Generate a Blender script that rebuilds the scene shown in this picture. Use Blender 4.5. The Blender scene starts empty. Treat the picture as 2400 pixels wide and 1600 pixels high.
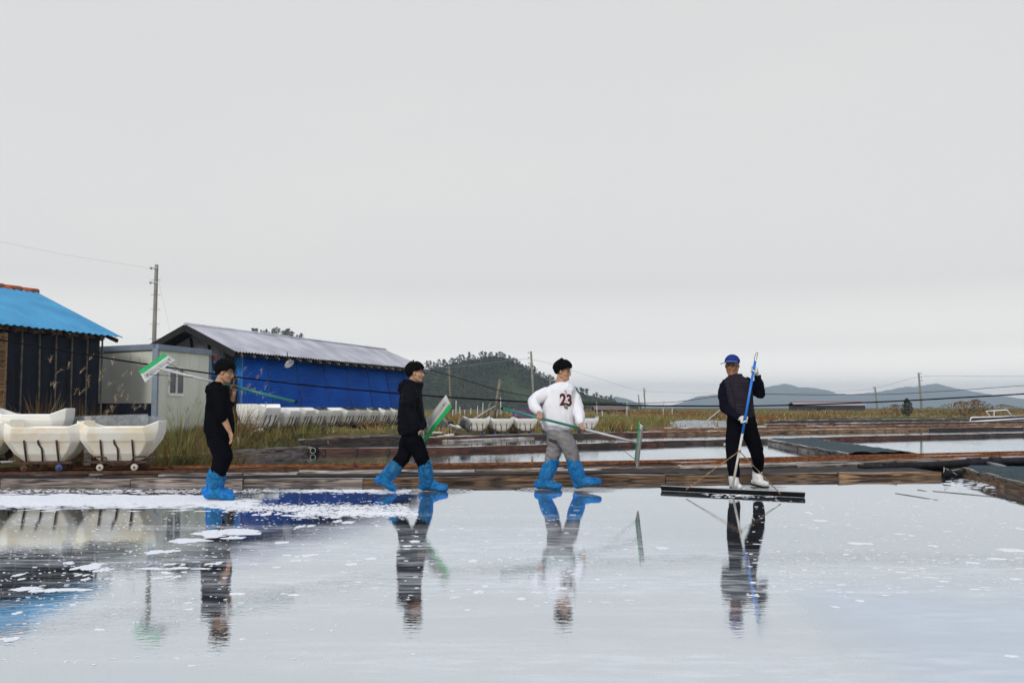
import bpy, bmesh, math, random
import numpy as np
from mathutils import Vector, Matrix, noise as mnoise
from mathutils.bvhtree import BVHTree

random.seed(7)
R = random.Random(11)
sc = bpy.context.scene
col = sc.collection

# ---------------------------------------------------------------- camera, sky, sun, exposure
F, HZ, CAMZ = 2333.333, 955.0, 1.10           # focal length and horizon in photograph pixels, eye height in metres
PITCH = math.atan((HZ - 800.0) / F)
cam = bpy.data.cameras.new('camera'); cam.lens = 35.0; cam.sensor_width = 36.0
cam.clip_start = 0.05; cam.clip_end = 20000.0
cam_o = bpy.data.objects.new('camera', cam); col.objects.link(cam_o)
cam_o.location = (0, 0, CAMZ); cam_o.rotation_euler = (math.pi / 2 + PITCH, 0, 0)
sc.camera = cam_o

SUN_EL, SUN_AZ = math.radians(33), math.radians(200)      # behind the camera, a little to the left
world = bpy.data.worlds.new('World'); sc.world = world; world.use_nodes = True
wn, wl = world.node_tree.nodes, world.node_tree.links
wn.clear()
w_out = wn.new('ShaderNodeOutputWorld'); w_bg = wn.new('ShaderNodeBackground')
w_bg.inputs['Strength'].default_value = 0.1
w_sky = wn.new('ShaderNodeTexSky'); w_sky.sky_type = 'NISHITA'; w_sky.sun_disc = False
w_sky.sun_elevation = SUN_EL; w_sky.sun_rotation = SUN_AZ
w_tc = wn.new('ShaderNodeTexCoord')
w_map = wn.new('ShaderNodeMapping'); w_map.inputs['Scale'].default_value = (1.3, 1.3, 4.0)
w_n = wn.new('ShaderNodeTexNoise'); w_n.inputs['Scale'].default_value = 1.6; w_n.inputs['Detail'].default_value = 5.0
w_n.inputs['Roughness'].default_value = 0.5
w_ramp = wn.new('ShaderNodeValToRGB')                      # bright even overcast, faintly bluish where the cloud thins
w_ramp.color_ramp.elements[0].position = 0.30; w_ramp.color_ramp.elements[0].color = (5.82, 5.82, 5.82, 1)
w_ramp.color_ramp.elements[1].position = 0.62; w_ramp.color_ramp.elements[1].color = (6.05, 5.96, 5.82, 1)
w_sep = wn.new('ShaderNodeSeparateXYZ')
w_el = wn.new('ShaderNodeMapRange'); w_el.inputs['From Min'].default_value = 0.40; w_el.inputs['From Max'].default_value = 0.95
w_el.inputs['To Min'].default_value = 0.0; w_el.inputs['To Max'].default_value = 1.0
w_hi = wn.new('ShaderNodeMixRGB'); w_hi.inputs[2].default_value = (3.3, 4.0, 5.3, 1)
w_glow = wn.new('ShaderNodeValToRGB')                      # the overcast is brightest low over the plain
for pos, val, wm in ((0.0, 3.2, 1.3), (0.025, 2.5, 1.2), (0.06, 1.5, .7), (0.12, 1.09, .25), (0.36, 1.0, 0)):
    el_ = w_glow.color_ramp.elements[0] if pos == 0 else (w_glow.color_ramp.elements[-1] if pos == 0.36 else w_glow.color_ramp.elements.new(pos))
    el_.position = pos; el_.color = (val * (1 + .05 * wm), val, val * (1 - .07 * wm), 1)
w_mul = wn.new('ShaderNodeMixRGB'); w_mul.blend_type = 'MULTIPLY'; w_mul.inputs[0].default_value = 1.0
w_mix = wn.new('ShaderNodeMixRGB'); w_mix.inputs[0].default_value = 0.97
wl.new(w_tc.outputs['Generated'], w_map.inputs['Vector']); wl.new(w_map.outputs[0], w_n.inputs['Vector'])
wl.new(w_n.outputs['Fac'], w_ramp.inputs[0])
wl.new(w_tc.outputs['Generated'], w_sep.inputs[0]); wl.new(w_sep.outputs['Z'], w_el.inputs['Value'])
wl.new(w_el.outputs[0], w_hi.inputs[0]); wl.new(w_ramp.outputs[0], w_hi.inputs[1])
wl.new(w_sky.outputs[0], w_mix.inputs[1]); wl.new(w_sep.outputs['Z'], w_glow.inputs[0]); wl.new(w_hi.outputs[0], w_mul.inputs[1]); wl.new(w_glow.outputs[0], w_mul.inputs[2]); wl.new(w_mul.outputs[0], w_mix.inputs[2])
wl.new(w_mix.outputs[0], w_bg.inputs['Color']); wl.new(w_bg.outputs[0], w_out.inputs['Surface'])

sun = bpy.data.lights.new('sun', 'SUN'); sun.energy = 1.5; sun.angle = math.radians(14); sun.color = (1.0, 0.97, 0.93)
sun_o = bpy.data.objects.new('sun', sun); col.objects.link(sun_o)
sd = Vector((math.sin(SUN_AZ) * math.cos(SUN_EL), math.cos(SUN_AZ) * math.cos(SUN_EL), math.sin(SUN_EL)))
sun_o.rotation_euler = sd.to_track_quat('Z', 'Y').to_euler()

vs = sc.view_settings
vs.view_transform = 'Standard'; vs.look = 'None'; vs.gamma = 1.0; vs.exposure = 0.35; vs.use_curve_mapping = False
sc.render.engine = 'CYCLES'
sc.cycles.use_denoising = True
try:
    sc.cycles.denoiser = 'OPENIMAGEDENOISE'
except Exception:
    pass
sc.cycles.max_bounces = 8; sc.cycles.transparent_max_bounces = 16; sc.cycles.volume_bounces = 2
sc.cycles.caustics_reflective = False; sc.cycles.caustics_refractive = False

# ---------------------------------------------------------------- helpers
CP, SP = math.cos(PITCH), math.sin(PITCH)
def at(u, v, Y):
    """world point at depth Y (metres ahead of the camera) for a place measured in the photograph"""
    x = (u - 1200.0) / F; y = (800.0 - v) / F
    d = Vector((x, CP - y * SP, SP + y * CP))
    return Vector((0, 0, CAMZ)) + d * (Y / d.y)
def onz(u, v, z):
    """world point at height z"""
    x = (u - 1200.0) / F; y = (800.0 - v) / F
    d = Vector((x, CP - y * SP, SP + y * CP))
    return Vector((0, 0, CAMZ)) + d * ((z - CAMZ) / d.z)

class MB:
    def __init__(s): s.v = []; s.f = []; s.m = []
    def add(s, vs, fs, mi=0):
        o = len(s.v); s.v += [tuple(p) for p in vs]; s.f += [tuple(i + o for i in f) for f in fs]; s.m += [mi] * len(fs)
    def box(s, c, size, M=None, mi=0):
        hx, hy, hz = size[0] / 2, size[1] / 2, size[2] / 2
        pts = [Vector((x, y, z)) for z in (-hz, hz) for x, y in ((-hx, -hy), (hx, -hy), (hx, hy), (-hx, hy))]
        if M is not None: pts = [M @ p for p in pts]
        c = Vector(c)
        s.add([p + c for p in pts], [(3, 2, 1, 0), (4, 5, 6, 7), (0, 1, 5, 4), (1, 2, 6, 5), (2, 3, 7, 6), (3, 0, 4, 7)], mi)
    def beam(s, p0, p1, w, h, mi=0, up=(0, 0, 1)):
        p0, p1 = Vector(p0), Vector(p1); d = (p1 - p0); L = d.length; d.normalize()
        side = d.cross(Vector(up));
        if side.length < 1e-4: side = d.cross(Vector((1, 0, 0)))
        side.normalize(); n = side.cross(d)
        M = Matrix((d, side, n)).transposed()
        s.box((p0 + p1) / 2, (L, w, h), M, mi)
    def tube(s, pts, rad, n=8, mi=0, caps=True, squash=None):
        pts = [Vector(p) for p in pts]
        if not hasattr(rad, '__len__'): rad = [rad] * len(pts)
        rings = []; ref = None
        for i, p in enumerate(pts):
            t = (pts[min(i + 1, len(pts) - 1)] - pts[max(i - 1, 0)])
            if t.length < 1e-9: t = Vector((0, 0, 1))
            t.normalize()
            if ref is None:
                ref = Vector((0, 0, 1)) if abs(t.z) < 0.9 else Vector((0, 1, 0))
            a = (ref - t * ref.dot(t))
            if a.length < 1e-5: a = t.orthogonal()
            a.normalize(); ref = a; b = t.cross(a)
            ring = []
            for k in range(n):
                an = 2 * math.pi * k / n
                o = a * math.cos(an) + b * math.sin(an)
                o = o * rad[i]
                if squash: ax, q = squash; o = o - ax * (o.dot(ax) * (1 - q))
                ring.append(p + o)
            rings.append(ring)
        vs_ = [q for r in rings for q in r]; fs = []
        for i in range(len(pts) - 1):
            for k in range(n):
                k2 = (k + 1) % n
                fs.append((i * n + k, i * n + k2, (i + 1) * n + k2, (i + 1) * n + k))
        if caps:
            fs.append(tuple(range(n - 1, -1, -1))); o = (len(pts) - 1) * n; fs.append(tuple(o + k for k in range(n)))
        s.add(vs_, fs, mi)
    def capsule(s, p0, p1, r0, r1, n=14, squash=None):
        """closed tapered capsule (round ends)"""
        p0, p1 = Vector(p0), Vector(p1); d = p1 - p0; L = d.length
        d = d / L if L > 1e-6 else Vector((0, 0, 1))
        pts, rad = [], []
        for k in range(5):
            a = math.pi / 2 * (1 - k / 4.0) * 0.985
            pts.append(p0 - d * (r0 * math.sin(a))); rad.append(max(r0 * math.cos(a), 1e-4))
        for k in range(5):
            a = math.pi / 2 * (k / 4.0) * 0.985
            pts.append(p1 + d * (r1 * math.sin(a))); rad.append(max(r1 * math.cos(a), 1e-4))
        s.tube(pts, rad, n, squash=squash)
    def chain(s, pts, rads, n=14, squash=None):
        for i in range(len(pts) - 1): s.capsule(pts[i], pts[i + 1], rads[i], rads[i + 1], n, squash)
    def ell(s, c, r, M=None, n=16, m=10):
        c = Vector(c); vs_ = []; fs = []
        for i in range(1, m):
            th = math.pi * i / m
            for k in range(n):
                ph = 2 * math.pi * k / n
                p = Vector((r[0] * math.sin(th) * math.cos(ph), r[1] * math.sin(th) * math.sin(ph), r[2] * math.cos(th)))
                vs_.append(c + (M @ p if M is not None else p))
        t = Vector((0, 0, r[2])); b = -t
        vs_.append(c + (M @ t if M is not None else t)); vs_.append(c + (M @ b if M is not None else b))
        for i in range(m - 2):
            for k in range(n):
                k2 = (k + 1) % n
                fs.append((i * n + k, (i + 1) * n + k, (i + 1) * n + k2, i * n + k2))
        T, B = len(vs_) - 2, len(vs_) - 1
        for k in range(n):
            k2 = (k + 1) % n
            fs.append((T, k, k2)); fs.append((B, (m - 2) * n + k2, (m - 2) * n + k))
        s.add(vs_, fs)
    def loft(s, rings, n=20, power=2.0):
        """closed loft of superellipse rings (centre, half-axis a, half-axis b)"""
        vs_ = []; fs = []
        for c, a, b in rings:
            c, a, b = Vector(c), Vector(a), Vector(b)
            for k in range(n):
                an = 2 * math.pi * k / n; ca, sa = math.cos(an), math.sin(an)
                e = 2.0 / power
                vs_.append(c + a * (math.copysign(abs(ca) ** e, ca)) + b * (math.copysign(abs(sa) ** e, sa)))
        for i in range(len(rings) - 1):
            for k in range(n):
                k2 = (k + 1) % n
                fs.append((i * n + k, i * n + k2, (i + 1) * n + k2, (i + 1) * n + k))
        fs.append(tuple(range(n - 1, -1, -1))); o = (len(rings) - 1) * n; fs.append(tuple(o + k for k in range(n)))
        s.add(vs_, fs)
    def mesh(s, name, mats=None, smooth=False, fix=True):
        me = bpy.data.meshes.new(name); me.from_pydata(s.v, [], s.f)
        mats = mats if isinstance(mats, (list, tuple)) else [mats]
        for m in mats:
            if m is not None: me.materials.append(m)
        if len(mats) > 1: me.polygons.foreach_set('material_index', s.m)
        if fix:
            bm = bmesh.new(); bm.from_mesh(me); bmesh.ops.recalc_face_normals(bm, faces=bm.faces); bm.to_mesh(me); bm.free()
        if smooth: me.polygons.foreach_set('use_smooth', [True] * len(me.polygons))
        me.update(); return me
    def build(s, name, mats, parent=None, smooth=False, fix=True):
        return link(name, s.mesh(name, mats, smooth, fix), parent)

def link(name, me, parent=None):
    o = bpy.data.objects.new(name, me); col.objects.link(o)
    if parent is not None: o.parent = parent
    return o
def tag(o, label=None, cat=None, group=None, kind=None):
    if label: o['label'] = label
    if cat: o['category'] = cat
    if group: o['group'] = group
    if kind: o['kind'] = kind
    return o
def empty(name, loc=(0, 0, 0), label=None, cat=None, group=None):
    o = bpy.data.objects.new(name, None); col.objects.link(o); o.location = loc; o.empty_display_size = 0.1
    return tag(o, label, cat, group)
def place(o, parent, loc):
    """parent a mesh built in world coordinates under an empty standing at loc"""
    o.parent = parent; o.location = -Vector(loc); return o
def copy_tree(o, parent=None):
    c = o.copy(); col.objects.link(c); c.parent = parent
    for ch in list(o.children): copy_tree(ch, c)
    return c

# ---------------------------------------------------------------- materials
def nodes_of(name):
    m = bpy.data.materials.new(name); m.use_nodes = True
    nt = m.node_tree; nt.nodes.clear()
    out = nt.nodes.new('ShaderNodeOutputMaterial'); b = nt.nodes.new('ShaderNodeBsdfPrincipled')
    nt.links.new(b.outputs[0], out.inputs['Surface'])
    return m, nt, b, out
def mat(name, c, rough=0.6, var=0.18, scale=6.0, spec=0.4, metal=0.0, bump=0.0, bscale=40.0, c2=None, rnd=0.0, coat=0.0, sheen=0.0, obj=True, detail=5.0, contrast=(0.35, 0.65), stretch=(1, 1, 1)):
    """one plain surface: base colour broken up by noise towards c2, fine relief, a little gloss variation"""
    m, nt, b, out = nodes_of(name); N, L = nt.nodes, nt.links
    tc = N.new('ShaderNodeTexCoord'); mp = N.new('ShaderNodeMapping'); mp.inputs['Scale'].default_value = stretch
    L.new(tc.outputs['Object' if obj else 'Generated'], mp.inputs['Vector'])
    nz = N.new('ShaderNodeTexNoise'); nz.inputs['Scale'].default_value = scale; nz.inputs['Detail'].default_value = detail
    L.new(mp.outputs[0], nz.inputs['Vector'])
    rp = N.new('ShaderNodeValToRGB')
    if c2 is None: c2 = tuple(x * (1 - var) for x in c)
    rp.color_ramp.elements[0].position = contrast[0]; rp.color_ramp.elements[1].position = contrast[1]
    rp.color_ramp.elements[0].color = (*c2, 1); rp.color_ramp.elements[1].color = (*c, 1)
    L.new(nz.outputs['Fac'], rp.inputs[0]); src = rp.outputs[0]
    if rnd:
        oi = N.new('ShaderNodeObjectInfo'); mr = N.new('ShaderNodeMapRange')
        mr.inputs['To Min'].default_value = 1 - rnd; mr.inputs['To Max'].default_value = 1 + rnd
        L.new(oi.outputs['Random'], mr.inputs['Value'])
        hs = N.new('ShaderNodeHueSaturation'); L.new(mr.outputs[0], hs.inputs['Value']); L.new(src, hs.inputs['Color']); src = hs.outputs[0]
        ad = N.new('ShaderNodeVectorMath'); ad.operation = 'ADD'; ml = N.new('ShaderNodeMath'); ml.operation = 'MULTIPLY'; ml.inputs[1].default_value = 57.0
        L.new(oi.outputs['Random'], ml.inputs[0]); L.new(mp.outputs[0], ad.inputs[0]); L.new(ml.outputs[0], ad.inputs[1]); L.new(ad.outputs[0], nz.inputs['Vector'])
    L.new(src, b.inputs['Base Color'])
    b.inputs['Roughness'].default_value = rough; b.inputs['Metallic'].default_value = metal
    b.inputs['Specular IOR Level'].default_value = spec
    b.inputs['Coat Weight'].default_value = coat; b.inputs['Sheen Weight'].default_value = sheen
    if bump:
        n2 = N.new('ShaderNodeTexNoise'); n2.inputs['Scale'].default_value = bscale; n2.inputs['Detail'].default_value = 4
        L.new(mp.outputs[0], n2.inputs['Vector'])
        bp = N.new('ShaderNodeBump'); bp.inputs['Strength'].default_value = bump; bp.inputs['Distance'].default_value = 0.02
        L.new(n2.outputs['Fac'], bp.inputs['Height']); L.new(bp.outputs[0], b.inputs['Normal'])
    return m

def wood(name, dark, light, bleach=(0.52, 0.5, 0.46), bl=0.75, rnd=0.3, rust=0.0):
    """weathered plank: grain along local X, knots, salt-bleached upper faces"""
    m, nt, b, out = nodes_of(name); N, L = nt.nodes, nt.links
    tc = N.new('ShaderNodeTexCoord'); oi = N.new('ShaderNodeObjectInfo')
    ml = N.new('ShaderNodeMath'); ml.operation = 'MULTIPLY'; ml.inputs[1].default_value = 91.0; L.new(oi.outputs['Random'], ml.inputs[0])
    ad = N.new('ShaderNodeVectorMath'); ad.operation = 'ADD'; L.new(tc.outputs['Object'], ad.inputs[0]); L.new(ml.outputs[0], ad.inputs[1])
    mp = N.new('ShaderNodeMapping'); mp.inputs['Scale'].default_value = (1.6, 26, 26); L.new(ad.outputs[0], mp.inputs['Vector'])
    n1 = N.new('ShaderNodeTexNoise'); n1.inputs['Scale'].default_value = 1.0; n1.inputs['Detail'].default_value = 6; n1.inputs['Distortion'].default_value = 1.4
    L.new(mp.outputs[0], n1.inputs['Vector'])
    r1 = N.new('ShaderNodeValToRGB'); r1.color_ramp.elements[0].position = 0.38; r1.color_ramp.elements[1].position = 0.64
    r1.color_ramp.elements[0].color = (*dark, 1); r1.color_ramp.elements[1].color = (*light, 1)
    L.new(n1.outputs['Fac'], r1.inputs[0])
    mp2 = N.new('ShaderNodeMapping'); mp2.inputs['Scale'].default_value = (1.7, 5, 7); L.new(ad.outputs[0], mp2.inputs['Vector'])
    vo = N.new('ShaderNodeTexVoronoi'); vo.inputs['Scale'].default_value = 1.0; L.new(mp2.outputs[0], vo.inputs['Vector'])
    kr = N.new('ShaderNodeMapRange'); kr.inputs['From Min'].default_value = 0.10; kr.inputs['From Max'].default_value = 0.26
    kr.inputs['To Min'].default_value = 0.25; kr.inputs['To Max'].default_value = 1.0; L.new(vo.outputs['Distance'], kr.inputs['Value'])
    km = N.new('ShaderNodeMixRGB'); km.blend_type = 'MULTIPLY'; km.inputs[0].default_value = 0.8
    L.new(r1.outputs[0], km.inputs[1]); L.new(kr.outputs[0], km.inputs[2])
    # patchy stains
    n3 = N.new('ShaderNodeTexNoise'); n3.inputs['Scale'].default_value = 2.2; n3.inputs['Detail'].default_value = 5; L.new(ad.outputs[0], n3.inputs['Vector'])
    hs = N.new('ShaderNodeHueSaturation'); mr = N.new('ShaderNodeMapRange'); mr.inputs['To Min'].default_value = 1 - rnd; mr.inputs['To Max'].default_value = 1 + rnd
    L.new(oi.outputs['Random'], mr.inputs['Value']); L.new(mr.outputs[0], hs.inputs['Value']); L.new(km.outputs[0], hs.inputs['Color'])
    # salt on faces that look up
    ge = N.new('ShaderNodeNewGeometry'); sx = N.new('ShaderNodeSeparateXYZ'); L.new(ge.outputs['Normal'], sx.inputs[0])
    up = N.new('ShaderNodeMapRange'); up.inputs['From Min'].default_value = 0.5; up.inputs['From Max'].default_value = 0.9; up.inputs['To Max'].default_value = bl
    L.new(sx.outputs['Z'], up.inputs['Value'])
    sr = N.new('ShaderNodeMapRange'); sr.inputs['From Min'].default_value = 0.36; sr.inputs['From Max'].default_value = 0.56; L.new(n3.outputs['Fac'], sr.inputs['Value'])
    mu = N.new('ShaderNodeMath'); mu.operation = 'MULTIPLY'; L.new(up.outputs[0], mu.inputs[0]); L.new(sr.outputs[0], mu.inputs[1])
    mx = N.new('ShaderNodeMixRGB'); mx.inputs[2].default_value = (*bleach, 1); L.new(mu.outputs[0], mx.inputs[0]); L.new(hs.outputs[0], mx.inputs[1])
    last = mx.outputs[0]
    if rust:                                                  # rust weeping from old nails
        mp3 = N.new('ShaderNodeMapping'); mp3.inputs['Scale'].default_value = (1.5, .2, .2); L.new(ad.outputs[0], mp3.inputs['Vector'])
        v2 = N.new('ShaderNodeTexVoronoi'); v2.inputs['Scale'].default_value = 1.0; L.new(mp3.outputs[0], v2.inputs['Vector'])
        n4 = N.new('ShaderNodeTexNoise'); n4.inputs['Scale'].default_value = 22; L.new(ad.outputs[0], n4.inputs['Vector'])
        sm_ = N.new('ShaderNodeMath'); sm_.operation = 'MULTIPLY_ADD'; sm_.inputs[1].default_value = .25; L.new(n4.outputs['Fac'], sm_.inputs[0]); L.new(v2.outputs['Distance'], sm_.inputs[2])
        rr_ = N.new('ShaderNodeMapRange'); rr_.inputs['From Min'].default_value = .26; rr_.inputs['From Max'].default_value = .17; rr_.inputs['To Max'].default_value = rust; L.new(sm_.outputs[0], rr_.inputs['Value'])
        m3 = N.new('ShaderNodeMixRGB'); m3.inputs[2].default_value = (0.20, 0.06, 0.015, 1); L.new(rr_.outputs[0], m3.inputs[0]); L.new(last, m3.inputs[1]); last = m3.outputs[0]
    L.new(last, b.inputs['Base Color'])
    b.inputs['Roughness'].default_value = 0.75; b.inputs['Specular IOR Level'].default_value = 0.3
    bp = N.new('ShaderNodeBump'); bp.inputs['Strength'].default_value = 0.5; bp.inputs['Distance'].default_value = 0.01
    L.new(n1.outputs['Fac'], bp.inputs['Height']); L.new(bp.outputs[0], b.inputs['Normal'])
    return m

M = {}
M['wood_grey'] = wood('grey_wood', (0.030, 0.023, 0.020), (0.33, 0.27, 0.24))
M['wood_brown'] = wood('brown_wood', (0.028, 0.016, 0.010), (0.35, 0.215, 0.12))
M['wood_red'] = wood('red_brown_wood', (0.03, 0.014, 0.011), (0.14, 0.062, 0.042), bl=0.55)
M['wood_dark'] = wood('dark_wet_wood', (0.012, 0.009, 0.008), (0.085, 0.06, 0.05), bl=0.6)
M['wood_pale'] = wood('bleached_wood', (0.17, 0.14, 0.115), (0.70, 0.66, 0.60), bleach=(0.78, 0.76, 0.72), bl=0.9, rnd=0.15, rust=0.85)
M['wood_tan'] = wood('tan_wood', (0.10, 0.05, 0.025), (0.36, 0.23, 0.13), bl=0.4)
M['wood_orange'] = wood('orange_wood', (0.07, 0.03, 0.014), (0.33, 0.16, 0.07), bl=0.3)
M['wood_post'] = wood('post_wood', (0.10, 0.085, 0.06), (0.27, 0.24, 0.18), bl=0.0, rnd=0.15)
M['rust'] = mat('rusty_iron', (0.30, 0.11, 0.03), 0.8, c2=(0.07, 0.018, 0.008), scale=9, bump=0.4, stretch=(1, 4, 4))
M['rust_dark'] = mat('dark_rusty_iron', (0.10, 0.045, 0.025), 0.75, c2=(0.03, 0.015, 0.012), scale=14, bump=0.3)
M['black_pipe'] = mat('black_polyethylene', (0.012, 0.012, 0.016), 0.6, c2=(0.022, 0.022, 0.028), scale=8, spec=0.12)
M['grey_pipe'] = mat('grey_pvc', (0.24, 0.24, 0.25), 0.4, var=0.25)
M['pale_pipe'] = mat('pale_pvc', (0.5, 0.52, 0.52), 0.4, var=0.25)
M['net'] = mat('blue_green_net', (0.065, 0.105, 0.12), 0.9, c2=(0.015, 0.026, 0.032), scale=60, bump=1.0, bscale=70)
M['rope'] = mat('pale_green_rope', (0.5, 0.58, 0.48), 0.9, var=0.35, scale=60)
M['white_plastic'] = mat('white_plastic', (0.84, 0.84, 0.84), 0.42, var=0.06, scale=4)
M['black_rubber'] = mat('black_rubber', (0.008, 0.008, 0.009), 0.7, var=0.3, spec=0.08)
M['cable'] = mat('black_cable', (0.005, 0.005, 0.006), 0.7, var=0.2, spec=0.05)
# ---------------------------------------------------------------- lines of the salt ponds, measured on the ground
def poly_line(pts):
    """(u, v, z) of the photograph -> ground polyline"""
    return [onz(u, v, z) for u, v, z in pts]
FRONT = poly_line([(-420, 1142, 0), (0, 1140, 0), (850, 1135.5, 0), (1560, 1126, 0), (2206, 1119, 0)])          # front board of the near bank
REAR = poly_line([(-420, 1105, .17), (388, 1098, .17), (700, 1094, .17), (1100, 1090.5, .17), (1560, 1083, .17), (1920, 1073, .17), (2420, 1060.5, .17), (2800, 1052, .17)])
LEFT2 = poly_line([(-60, 1112, 0.0), (360, 1095, 0.0), (722, 1062.5, 0.0)])                                        # beam running back on the left
FAR2 = poly_line([(722, 1062.5, 0), (1000, 1060.5, 0), (1450, 1047, 0), (1560, 1042, 0), (1800, 1037, 0), (1900, 1033.5, 0), (2400, 1021.5, 0), (2800, 1013, 0)])
W3 = 0.05                                                                                                       # the next ponds lie a step higher
FAR3 = [at(560, 1030, 24.4), at(650, 1030, 24.9), at(720, 1030, 26.0), at(1000, 1030, 31.0), at(1200, 1030, 34.3), at(1560, 1030, 38.2), at(1900, 1030, 42.0), at(2400, 1030, 48.5), at(2800, 1030, 54)]
for p in FAR3: p.z = W3
def along(line, t):
    i = min(int(t), len(line) - 2); return line[i].lerp(line[i + 1], t - i)
def y_at(line, x):
    for a, b in zip(line, line[1:]):
        if a.x <= x <= b.x: return a.y + (b.y - a.y) * (x - a.x) / (b.x - a.x)
    a, b = (line[0], line[1]) if x < line[0].x else (line[-2], line[-1])
    return a.y + (b.y - a.y) * (x - a.x) / (b.x - a.x)

# ---------------------------------------------------------------- ground: one sheet to the horizon, ponds sunk into it
def sstep(a, b, x):
    t = min(max((x - a) / (b - a), 0.0), 1.0); return t * t * (3 - 2 * t)
def land(x, y):
    """height of the ground at x, y"""
    n = mnoise.noise(Vector((x * 0.12, y * 0.12, 0.3))) * 0.08 + mnoise.noise(Vector((x * 0.6, y * 0.6, 7.3))) * 0.03
    yf = y_at(FAR3, x)
    far = 0.18 + n + 0.25 * sstep(70, 160, y)                # meadow beyond the ponds
    if -3 < x < 6: far -= 0.13 * sstep(43, 39.5, y)          # the cart track lies a little lower
    yb = yf + 0.4 if x < -1.5 else float(np.interp(x, (-1.5, 0, 2, 4, 6.4, 10, 14, 20, 31, 60), (33.6, 35.0, 37.0, 40.2, 44.8, 49, 58, 75, 90, 97)))
    h = -0.30 + (far + 0.30) * sstep(yb, yb + 1.2, y)
    # yard on the left: under the sheds, the carts and the reeds
    xl = LEFT2[1].x + (LEFT2[2].x - LEFT2[1].x) * (y - LEFT2[1].y) / (LEFT2[2].y - LEFT2[1].y)
    if y < LEFT2[1].y: xl = LEFT2[1].x + (y - LEFT2[1].y) * 0.9
    if y > LEFT2[2].y: xl = LEFT2[2].x - 1.9 * sstep(LEFT2[2].y, LEFT2[2].y + .5, y)
    if y > 13.9:
        yard = 0.17 + 0.28 * sstep(19, 25, y) + n * 0.6 - 0.25 * sstep(45, 60, y)
        k = max(sstep(xl + 0.02, xl - 0.25, x) if y < 26.0 else 0.0, sstep(yf + 0.1, yf + 0.5, y) * sstep(-0.5, -3.0, x))
        if 14.2 < y and x < xl: k *= sstep(y_at(REAR, x) - 0.1, y_at(REAR, x) + 0.3, y)
        h = h + (yard - h) * k
    return h
def cgrid(lo, hi, near_lo, near_hi, step, grow=1.25):
    g = list(np.arange(near_lo, near_hi, step)); s = step; p = near_hi
    while p < hi: g.append(p); s *= grow; p += s
    g.append(hi); s = step; p = near_lo - step
    while p > lo: g.insert(0, p); s *= grow; p -= s
    g.insert(0, lo); return g
gx = cgrid(-7000, 7000, -22, 34, 0.4); gy = cgrid(-60, 7600, 12, 66, 0.4)
mb = MB()
nx, ny = len(gx), len(gy)
mb.v = [(x, y, land(x, y) if y > 10 else -0.3) for y in gy for x in gx]
mb.f = [(j * nx + i, j * nx + i + 1, (j + 1) * nx + i + 1, (j + 1) * nx + i) for j in range(ny - 1) for i in range(nx - 1)]
def ground_mat():
    m, nt, b, out = nodes_of('meadow_soil'); N, L = nt.nodes, nt.links
    ge = N.new('ShaderNodeNewGeometry')
    n1 = N.new('ShaderNodeTexNoise'); n1.inputs['Scale'].default_value = 0.35; n1.inputs['Detail'].default_value = 8; n1.inputs['Roughness'].default_value = 0.65
    n2 = N.new('ShaderNodeTexNoise'); n2.inputs['Scale'].default_value = 5.0; n2.inputs['Detail'].default_value = 6
    L.new(ge.outputs['Position'], n1.inputs['Vector']); L.new(ge.outputs['Position'], n2.inputs['Vector'])
    r = N.new('ShaderNodeValToRGB'); e = r.color_ramp.elements
    e[0].position = 0.3; e[0].color = (0.05, 0.038, 0.022, 1); e[1].position = 0.72; e[1].color = (0.17, 0.13, 0.06, 1)
    k = e.new(0.5); k.color = (0.09, 0.085, 0.03, 1)
    L.new(n1.outputs['Fac'], r.inputs[0])
    mx = N.new('ShaderNodeMixRGB'); mx.blend_type = 'OVERLAY'; mx.inputs[0].default_value = 0.55
    L.new(r.outputs[0], mx.inputs[1]); L.new(n2.outputs['Fac'], mx.inputs[2]); L.new(mx.outputs[0], b.inputs['Base Color'])
    b.inputs['Roughness'].default_value = 0.95; b.inputs['Specular IOR Level'].default_value = 0.1
    bp = N.new('ShaderNodeBump'); bp.inputs['Strength'].default_value = 0.8; bp.inputs['Distance'].default_value = 0.05
    L.new(n2.outputs['Fac'], bp.inputs['Height']); L.new(bp.outputs[0], b.inputs['Normal'])
    return m
tag(mb.build('ground', ground_mat(), smooth=True, fix=False), kind='structure')

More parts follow.
